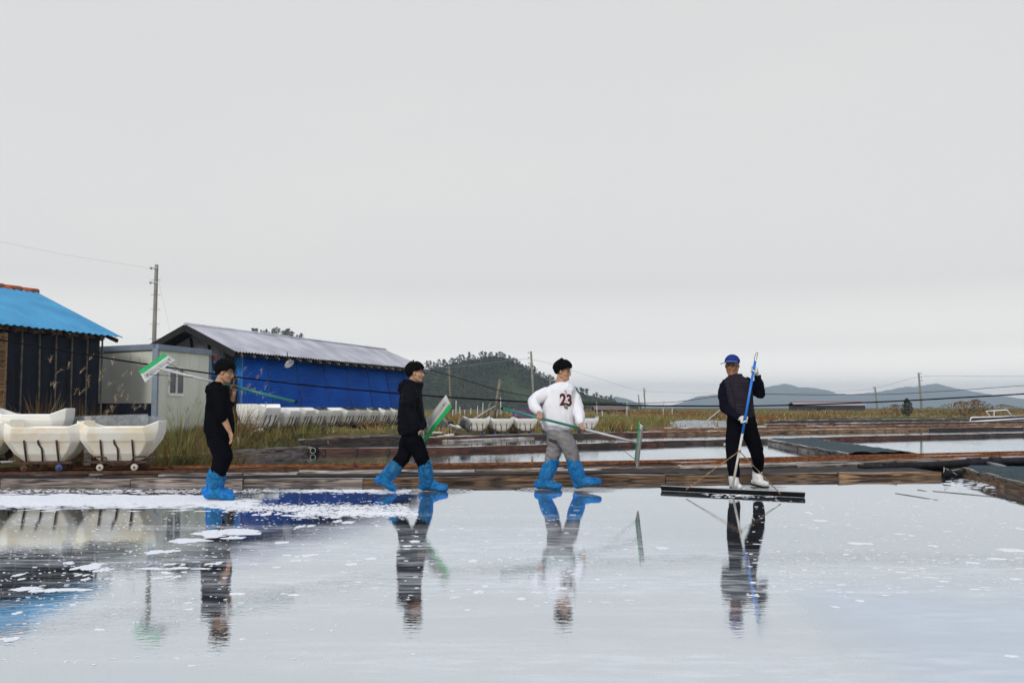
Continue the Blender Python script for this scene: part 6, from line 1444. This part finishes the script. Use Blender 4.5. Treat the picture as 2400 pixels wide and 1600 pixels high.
# ---- 4: blue cap, dark vest, white gloves and white boots
Y4 = 13.6; e, B = person((at(1735, 1147, Y4).x, Y4, 0), 'person in blue cap, dark vest, white gloves and white boots'); J = lambda u, v, dy=0.0: at(u, v, Y4 + dy)
H4 = head_frame((-.5, -.86, 0), -.02); hc = J(1716, 857)
p4a, p4b = at(1717, 1147, 13.22), at(1770, 846, 13.36); pd4 = (p4b - p4a).normalized(); g4lo = p4a.lerp(p4b, (1147 - 984) / 301.0); g4hi = p4a.lerp(p4b, (1147 - 866) / 301.0)
b4 = MB(); head_prims(b4, hc, H4, 1.13)
b4.chain([J(1720, 880), J(1726, 895), J(1730, 930), J(1733, 970), J(1736, 992)], [.062, .085, .12, .125, .13], 16); b4.capsule(J(1705, 904), J(1749, 900), .045, .045)
elR, wrR = J(1699, 956, -.05), J(1731, 979, -.24); elL, wrL = J(1781, 922, -.02), J(1776, 880, -.17)
b4.chain([J(1702, 904), elR, wrR], [.045, .044, .03], 14); b4.chain([J(1752, 899), elL, wrL], [.045, .044, .03], 14)
kR, aR, hR, tR = J(1716, 1053, -.04), J(1719, 1117, -.03), Z(at(1717, 1147, 13.62), .04), Z(at(1733, 1147, 13.40), .035)
kL, aL, hL, tL = J(1774, 1056, .12), J(1775, 1108, .42), Z(at(1768, 1140, 14.05), .055), Z(at(1796, 1140, 13.88), .036)
b4.chain([J(1724, 996), kR, aR], [.095, .060, .045], 14); b4.chain([J(1752, 996), kL, aL], [.095, .060, .045], 14); foot_prims(b4, hR, tR, aR); foot_prims(b4, hL, tL, aL)
grip(b4, g4lo, pd4, .019, wrR, -1, .97); grip(b4, g4hi, pd4, .019, wrL, 1, .97)
ghost(e, B, b4, 'body', M['skin_tan'], voxel=.0055, smooth=4)
for wr, gp_, fl, el in ((wrR, g4lo, -1, elR), (wrL, g4hi, 1, elL)):
    g = MB(); grip(g, gp_, pd4, .020, wr, fl, 1.16); g.capsule(wr, wr.lerp(el, .18), .036, .040); ghost(e, B, g, 'glove', M['glove'], voxel=.0055, smooth=1, wrinkle=.002, wscale=60)
g = MB(); sil_loft(g, [(884, 1709, 1738, .085), (890, 1698, 1752, .11), (905, 1694, 1760, .13), (940, 1702, 1762, .14), (970, 1706, 1766, .145), (985, 1706, 1768, .145)], Y4)
g.chain([J(1701, 902), J(1695, 925, -.02), elR, J(1716, 969, -.16), J(1729, 977, -.23)], [.076, .072, .064, .054, .044], 18); g.chain([J(1753, 897), J(1768, 912, 0), elL, J(1780, 902, -.10), J(1776, 884, -.16)], [.076, .072, .068, .058, .047], 18)
ghost(e, B, g, 'sweater', M['knit'], voxel=.009, smooth=3, wrinkle=.012, wscale=11)
g = MB(); sil_loft(g, [(876, 1711, 1739, .07, .02), (881, 1707, 1740, .085), (887, 1700, 1750, .115), (895, 1693, 1760, .14), (912, 1695, 1763, .155), (935, 1699, 1764, .165), (955, 1702, 1766, .165), (970, 1704, 1768, .165), (978, 1708, 1766, .155)], Y4, 30)
vm = solid(g, 'vest', M['vest'], .009, 4, .004, 9)
for v in vm.vertices:                                         # quilting lines
    k = math.sin(v.co.z * 2 * math.pi / .105); v.co += Vector((0, -.010, 0)) * (abs(k) ** .4 - .6) if v.co.y < Y4 else Vector((0, 0, 0))
vo_ = place(link('vest', vm), e, B)
bv4 = BVHTree.FromPolygons([v.co.copy() for v in vm.vertices], [tuple(p.vertices) for p in vm.polygons])
mb = MB(); zp = []
for u, v in ((1726, 884), (1731, 900), (1736, 920), (1741, 945), (1743, 972)):
    s_ = at(u, v, Y4 - .6); h_ = bv4.ray_cast(s_, Vector((0, 1, 0))); zp.append((h_[0] if h_[0] else s_ + Vector((0, .45, 0))) - Vector((0, .004, 0)))
mb.tube(zp, .006, 6); mb.build('zip', M['black_rubber'], vo_, True)
mb = MB(); mb.add([Vector(q) for q in [zp[0] + Vector((-.075, .0, .03)), zp[0] + Vector((.07, .0, .03)), zp[2] + Vector((.004, -.004, 0))]], [(0, 1, 2)])
g = MB(); sil_loft(g, [(972, 1706, 1768, .15), (990, 1704, 1772, .15), (1006, 1704, 1775, .14)], Y4)
g.chain([J(1724, 1000), J(1718, 1030, -.02), J(1716, 1053, -.04), J(1718, 1085, -.03), J(1720, 1110, -.03)], [.122, .098, .086, .080, .078], 18); g.chain([J(1752, 1000), J(1764, 1030, .06), J(1774, 1057, .12), J(1777, 1080, .25), J(1776, 1096, .36)], [.122, .104, .092, .078, .072], 18)
tr4 = ghost(e, B, g, 'trousers', M['trouser_black'], voxel=.010, smooth=4, wrinkle=.009, wscale=9)
bt = BVHTree.FromPolygons([v.co.copy() for v in tr4.data.vertices], [tuple(p.vertices) for p in tr4.data.polygons]); mb = MB()
for pts in (((1711.5, 1040), (1711.8, 1045), (1713.3, 1046.5)), ((1714.6, 1040), (1714.6, 1044.5), (1713.3, 1046.5)), ((1713, 1042), (1713.2, 1046))):
    q = []
    for u, v in pts: s_ = at(u, v, Y4 - .5); h_ = bt.ray_cast(s_, Vector((0, 1, 0))); q.append((h_[0] if h_[0] else s_ + Vector((0, .4, 0))) - Vector((0, .003, 0)))
    mb.tube(q, .0035, 5)
mb.build('emblem_print', M['white_plastic'], tr4)
for top, an, he, to in ((J(1719, 1108, -.03), aR, hR, tR), (J(1775, 1094, .38), aL, hL, tL)):
    g = MB(); g.chain([top, top.lerp(an, .6), an], [.066, .064, .060], 18); foot_prims(g, he + Vector((0, 0, .012)), to + Vector((0, 0, .010)), an, 1.5)
    bo = ghost(e, B, g, 'boot', M['rubber_white'], voxel=.007, smooth=3, wrinkle=.003, wscale=14)
    for v in bo.data.vertices: v.co.z = max(v.co.z, .004)
    d = (to - he).normalized(); g = MB(); zb = .012
    g.loft([(Z(he.lerp(to, .46), .004), d * .158, d.cross(Vector((0, 0, 1))) * .050), (Z(he.lerp(to, .46), .022), d * .160, d.cross(Vector((0, 0, 1))) * .052)], 22, 2.4); g.build('sole', M['black_rubber'], bo, True)
head_parts(e, hc, H4, 1.13, 'cap', True, B, 31)
def hl(x, y, z): return hc + H4 @ (Vector((x, y, z)) * 1.13)
cp = MB(); n, m_ = 28, 9
for k in range(n):
    for j in range(m_ + 1):
        th = math.radians(93) * j / m_; ph = 2 * math.pi * k / n; q = Vector((math.sin(th) * math.sin(ph) * .088, math.sin(th) * math.cos(ph) * .108 - .010, math.cos(th) * .088 + .048)); cp.v.append(tuple(hl(*q)))
for k in range(n):
    for j in range(m_): a, b = k * (m_ + 1) + j, ((k + 1) % n) * (m_ + 1) + j; cp.f.append((a, b, b + 1, a + 1))
cp.m = [0] * len(cp.f); co = cp.build('cap', M['cap'], None, True, False); co.modifiers.new('s', 'SOLIDIFY').thickness = -.004; place(co, e, B)
br = MB()
for j in range(7):
    for i in range(15):
        a = math.radians(-62 + 124 * i / 14); rr = .090 + .075 * j / 6 * math.cos(a * .75); br.v.append(tuple(hl(math.sin(a) * rr * .98, math.cos(a) * (rr + .012) + .0, .048 - .012 * j / 6 - .016 * (math.sin(a) ** 2))))
br.f = [(j * 15 + i, j * 15 + i + 1, (j + 1) * 15 + i + 1, (j + 1) * 15 + i) for j in range(6) for i in range(14)]; br.m = [0] * len(br.f)
bo = br.build('brim', M['cap'], None, True, False); bo.modifiers.new('s', 'SOLIDIFY').thickness = .004; bo.parent = co
tp = MB(); tp.tube([hl(math.sin(a) * .092, math.cos(a) * .112 - .008, .053 - .008 * math.sin(a) ** 2) for a in np.linspace(-1.2, 1.2, 15)], .003, 5); tp.build('trim', M['pole_silver'], co, True)
# his wide black squeegee
q0, q1 = onz(1550, 1144, .03), onz(1886, 1160, .03); cc = (q0 + q1) / 2
s4 = empty('squeegee', Z(cc, 0), 'very wide black squeegee with blue pole pushed by the capped person', 'squeegee', 'long handled squeegees'); base = Vector(s4.location)
mb = MB(); mb.beam(Z(q0, .045), Z(q1, .045), .05, .034); place(mb.build('board', M['black_rubber']), s4, base); mb = MB(); mb.beam(Z(q0, .016), Z(q1, .016), .014, .028); place(mb.build('rubber_blade', M['black_rubber']), s4, base)
mb = MB(); mb.beam(Z(q0, .066), Z(q1, .066), .012, .008); place(mb.build('edge_strip', M['sq_grey']), s4, base)
pk = p4a.lerp(p4b, .43); mb = MB(); mb.tube([Z(p4a, .06), pk], .016, 14); place(mb.build('pole', M['pole_white'], None, True), s4, base); mb = MB(); mb.tube([pk, p4b], .0175, 14); place(mb.build('handle', M['pole_blue'], None, True), s4, base)
mb = MB(); k0 = p4a.lerp(p4b, .296)
for u, v in ((1608, 1146.5), (1829, 1157)):
    mb2 = MB(); mb2.tube([k0, onz(u, v, .06)], .007, 7); place(mb2.build('brace', M['wood_tan'], None, True), s4, base)
mb.tube([k0 - pd4 * .015, k0 + pd4 * .015], .022, 12); place(mb.build('brace_tie', M['wood_tan'], None, True), s4, base)
mb = MB(); sd_ = Vector((1, 0, 0)); mb.tube([p4b - sd_ * .012, p4b + pd4 * .05 - sd_ * .018, p4b + pd4 * .11 - sd_ * .008, p4b + pd4 * .125 + sd_ * .006, p4b + pd4 * .11 + sd_ * .016, p4b + pd4 * .02 + sd_ * .012], .004, 6); place(mb.build('hanging_loop', M['wire'], None, True), s4, base)
# ---------------------------------------------------------------- foam and salt scum floating on the near pond
def foam_mat():
    m, nt, b, out = nodes_of('salt_foam'); N, L = nt.nodes, nt.links
    ge = N.new('ShaderNodeNewGeometry'); nz = N.new('ShaderNodeTexNoise'); nz.inputs['Scale'].default_value = 22; nz.inputs['Detail'].default_value = 7; nz.inputs['Roughness'].default_value = .7
    L.new(ge.outputs['Position'], nz.inputs['Vector']); mr = N.new('ShaderNodeMapRange'); mr.inputs['From Min'].default_value = .30; mr.inputs['From Max'].default_value = .42; L.new(nz.outputs['Fac'], mr.inputs['Value'])
    b.inputs['Base Color'].default_value = (0.84, 0.85, 0.88, 1); b.inputs['Roughness'].default_value = .85; b.inputs['Specular IOR Level'].default_value = .1
    tr_ = N.new('ShaderNodeBsdfTransparent'); mx = N.new('ShaderNodeMixShader'); L.new(mr.outputs[0], mx.inputs[0]); L.new(tr_.outputs[0], mx.inputs[1]); L.new(b.outputs[0], mx.inputs[2]); L.new(mx.outputs[0], out.inputs['Surface'])
    return m
M['foam'] = foam_mat()
fm = MB(); rf = random.Random(5)
def raft(x, y, rx, ry, n=12, h=.006, rot=0.0, seed=0):
    """flat irregular patch of foam with a low rounded edge"""
    h = h * rf.uniform(.5, 1.6); z0 = rf.uniform(.0003, .0008); c, s = math.cos(rot), math.sin(rot); outer, inner = [], []
    for k in range(n):
        a = 2 * math.pi * k / n; w = 1 + .42 * mnoise.noise(Vector((math.cos(a) * 1.6, math.sin(a) * 1.6, seed * 1.7))) + .34 * mnoise.noise(Vector((math.cos(a) * 4, math.sin(a) * 4, seed * 2.3)))
        ex, ey = rx * w * math.cos(a), ry * w * math.sin(a)
        outer.append((x + ex * c - ey * s, y + ex * s + ey * c, z0)); inner.append((x + (ex * c - ey * s) * .86, y + (ex * s + ey * c) * .86, h))
    fm.add(outer + inner, [(k, (k + 1) % n, n + (k + 1) % n, n + k) for k in range(n)] + [tuple(n + k for k in range(n))])
def raft_px(u0, v0, u1, v1, sub=1):
    """a patch that covers this box of the photograph"""
    a, b = onz((u0 + u1) / 2, v1, 0), onz((u0 + u1) / 2, v0, 0); l, r_ = onz(u0, (v0 + v1) / 2, 0), onz(u1, (v0 + v1) / 2, 0)
    cx, cy, rx, ry = (l.x + r_.x) / 2, (a.y + b.y) / 2, (r_.x - l.x) / 2, (b.y - a.y) / 2
    if sub == 1: raft(cx, cy, rx, ry, 34, .002, 0, rf.random() * 90)
    else:
        for k in range(sub):
            t = rf.uniform(-.85, .85); raft(cx + rx * t, cy + ry * rf.uniform(-.6, .6) * (1 - abs(t) * .5), rx * rf.uniform(.16, .42), ry * rf.uniform(.25, .6), 30, .002, 0, rf.random() * 90)
S_ = 2.94
def zb(x0, y0, x1, y1, sub=1): raft_px(x0 / S_, 1120 + y0 / S_, x1 / S_, 1120 + y1 / S_, sub)
for q in ((1310, 350, 1890, 400, 7), (1380, 385, 1740, 425, 4), (1180, 414, 1430, 446, 1), (1650, 244, 1780, 262, 2), (1810, 228, 2020, 262, 3), (1950, 216, 2060, 232, 1), (2090, 226, 2220, 242, 1), (2180, 258, 2340, 280, 3), (1880, 250, 2140, 272, 4),
          (330, 570, 505, 606, 3), (480, 572, 800, 640, 6), (470, 655, 590, 692, 2), (640, 612, 830, 656, 4), (720, 676, 815, 702, 2), (560, 690, 610, 705, 1), (105, 655, 155, 678, 1), (130, 687, 170, 702, 1), (990, 486, 1230, 530, 6), (1120, 585, 1300, 612, 3), (950, 608, 1480, 632, 7), (1090, 634, 1285, 664, 3), (1060, 660, 1250, 700, 3), (1385, 570, 1560, 606, 4),
          (-40, 744, 420, 792, 9), (300, 752, 740, 782, 8), (600, 1028, 786, 1050, 2), (1580, 790, 1692, 806, 1), (90, 918, 146, 940, 1), (-10, 1100, 50, 1115, 1), (30, 1096, 126, 1124, 1), (1690, 584, 1850, 602, 2), (1890, 435, 1990, 452, 1), (1960, 518, 2170, 546, 4), (2000, 560, 2080, 578, 1), (1865, 608, 1940, 622, 1), (1980, 798, 2060, 812, 1), (1275, 898, 1335, 912, 1), (1270, 853, 1330, 866, 1), (2300, 288, 2352, 306, 1), (2040, 318, 2180, 350, 3)):
    zb(*q)
for x0, y0, x1, y1 in ((30, 585, 120, 602), (150, 545, 250, 566), (870, 562, 950, 580), (910, 772, 980, 796), (965, 738, 1020, 752), (1460, 750, 1560, 766), (850, 900, 890, 912), (1210, 824, 1270, 838), (2165, 474, 2260, 490), (470, 428, 540, 444), (420, 463, 480, 472), (0, 295, 90, 314), (480, 1206, 510, 1218)):
    raft_px(800 + x0 / S_, 1120 + y0 / S_, 800 + x1 / S_, 1120 + y1 / S_)
for x0, y0, x1, y1 in ((2185, 482, 2352, 512), (2300, 342, 2352, 358), (2100, 548, 2240, 566), (2250, 688, 2330, 704), (2220, 1216, 2306, 1238), (1020, 880, 1080, 896), (1190, 838, 1246, 852), (1950, 576, 2040, 590), (1125, 440, 1260, 458), (1230, 446, 1320, 460), (900, 288, 1000, 300), (840, 234, 890, 246), (1700, 462, 1760, 476), (1450, 380, 1540, 390)):
    raft_px(1600 + x0 / S_, 1120 + y0 / S_, 1600 + x1 / S_, 1120 + y1 / S_)
def scatter(n, ufun, vfun, smin, smax, asp=1.0):
    for i in range(n):
        u, v = ufun(), vfun(); p = onz(u, v, 0); s = (rf.uniform(smin, smax) * rf.random() ** .9 + smin) * .62
        if p.y > y_at(FRONT, p.x) - .05: continue
        raft(p.x, p.y, s * rf.uniform(.8, 1.8) * asp, s * rf.uniform(.6, 1.3), 8, .002, rf.gauss(0, .2), rf.random() * 90)
U = rf.uniform; G = rf.gauss
# dense white belt in front of the hoodie person, thinning out to the right
scatter(3000, lambda: U(-60, 400) + abs(G(0, 60)), lambda: G(1170, 4.6), .02, .085, 2.2)
scatter(700, lambda: U(-60, 600), lambda: G(1180, 6), .02, .06, 2.5)
scatter(1900, lambda: U(520, 960), lambda: G(1190, 5), .006, .020, 1.4)
scatter(900, lambda: U(690, 980), lambda: G(1203, 5), .005, .020, 1.8)
scatter(110, lambda: U(800, 950), lambda: G(1202, 3), .012, .045, 2.6)
scatter(900, lambda: U(-40, 960), lambda: G(1151 - 0, 2.6), .008, .03, 1.3)
scatter(350, lambda: U(620, 960), lambda: G(1150, 1.6), .012, .05, 1.6)
scatter(380, lambda: U(-40, 900), lambda: U(1160, 1240), .005, .014, 1.3)
# sparse specks everywhere else
scatter(380, lambda: U(0, 560), lambda: U(1230, 1420), .004, .011, 1.4)
scatter(180, lambda: U(0, 800), lambda: 1230 + 330 * rf.random() ** 1.3, .004, .014, 1.5)
scatter(300, lambda: U(800, 1500), lambda: U(1165, 1420), .005, .02, 1.6)
scatter(520, lambda: U(1750, 2420), lambda: 1170 + 230 * rf.random() ** 1.4, .005, .022, 1.7)
scatter(220, lambda: G(1735, 45), lambda: G(1158, 4), .006, .02, 2.0)
scatter(160, lambda: U(2215, 2330), lambda: G(1135, 7), .015, .05, 1.6)
tag(fm.build('foam', M['foam'], None, False, False), 'white salt foam in rafts and specks floating on the near pond', 'foam', kind='stuff')

# ---------------------------------------------------------------- air: thin even haze round the whole scene
hz = MB(); hz.box((0, 3100, 70), (13000, 6300, 143))
hm = bpy.data.materials.new('haze'); hm.use_nodes = True; hn = hm.node_tree; hn.nodes.clear()
ho = hn.nodes.new('ShaderNodeOutputMaterial'); hv = hn.nodes.new('ShaderNodeVolumePrincipled')
hv.inputs['Color'].default_value = (0.70, 0.83, 1.0, 1); hv.inputs['Density'].default_value = 0.0003; hv.inputs['Anisotropy'].default_value = 0.55
hn.links.new(hv.outputs[0], ho.inputs['Volume'])
hzo = hz.build('haze', hm); tag(hzo, 'thin pale blue haze over the plain', 'haze', kind='stuff')
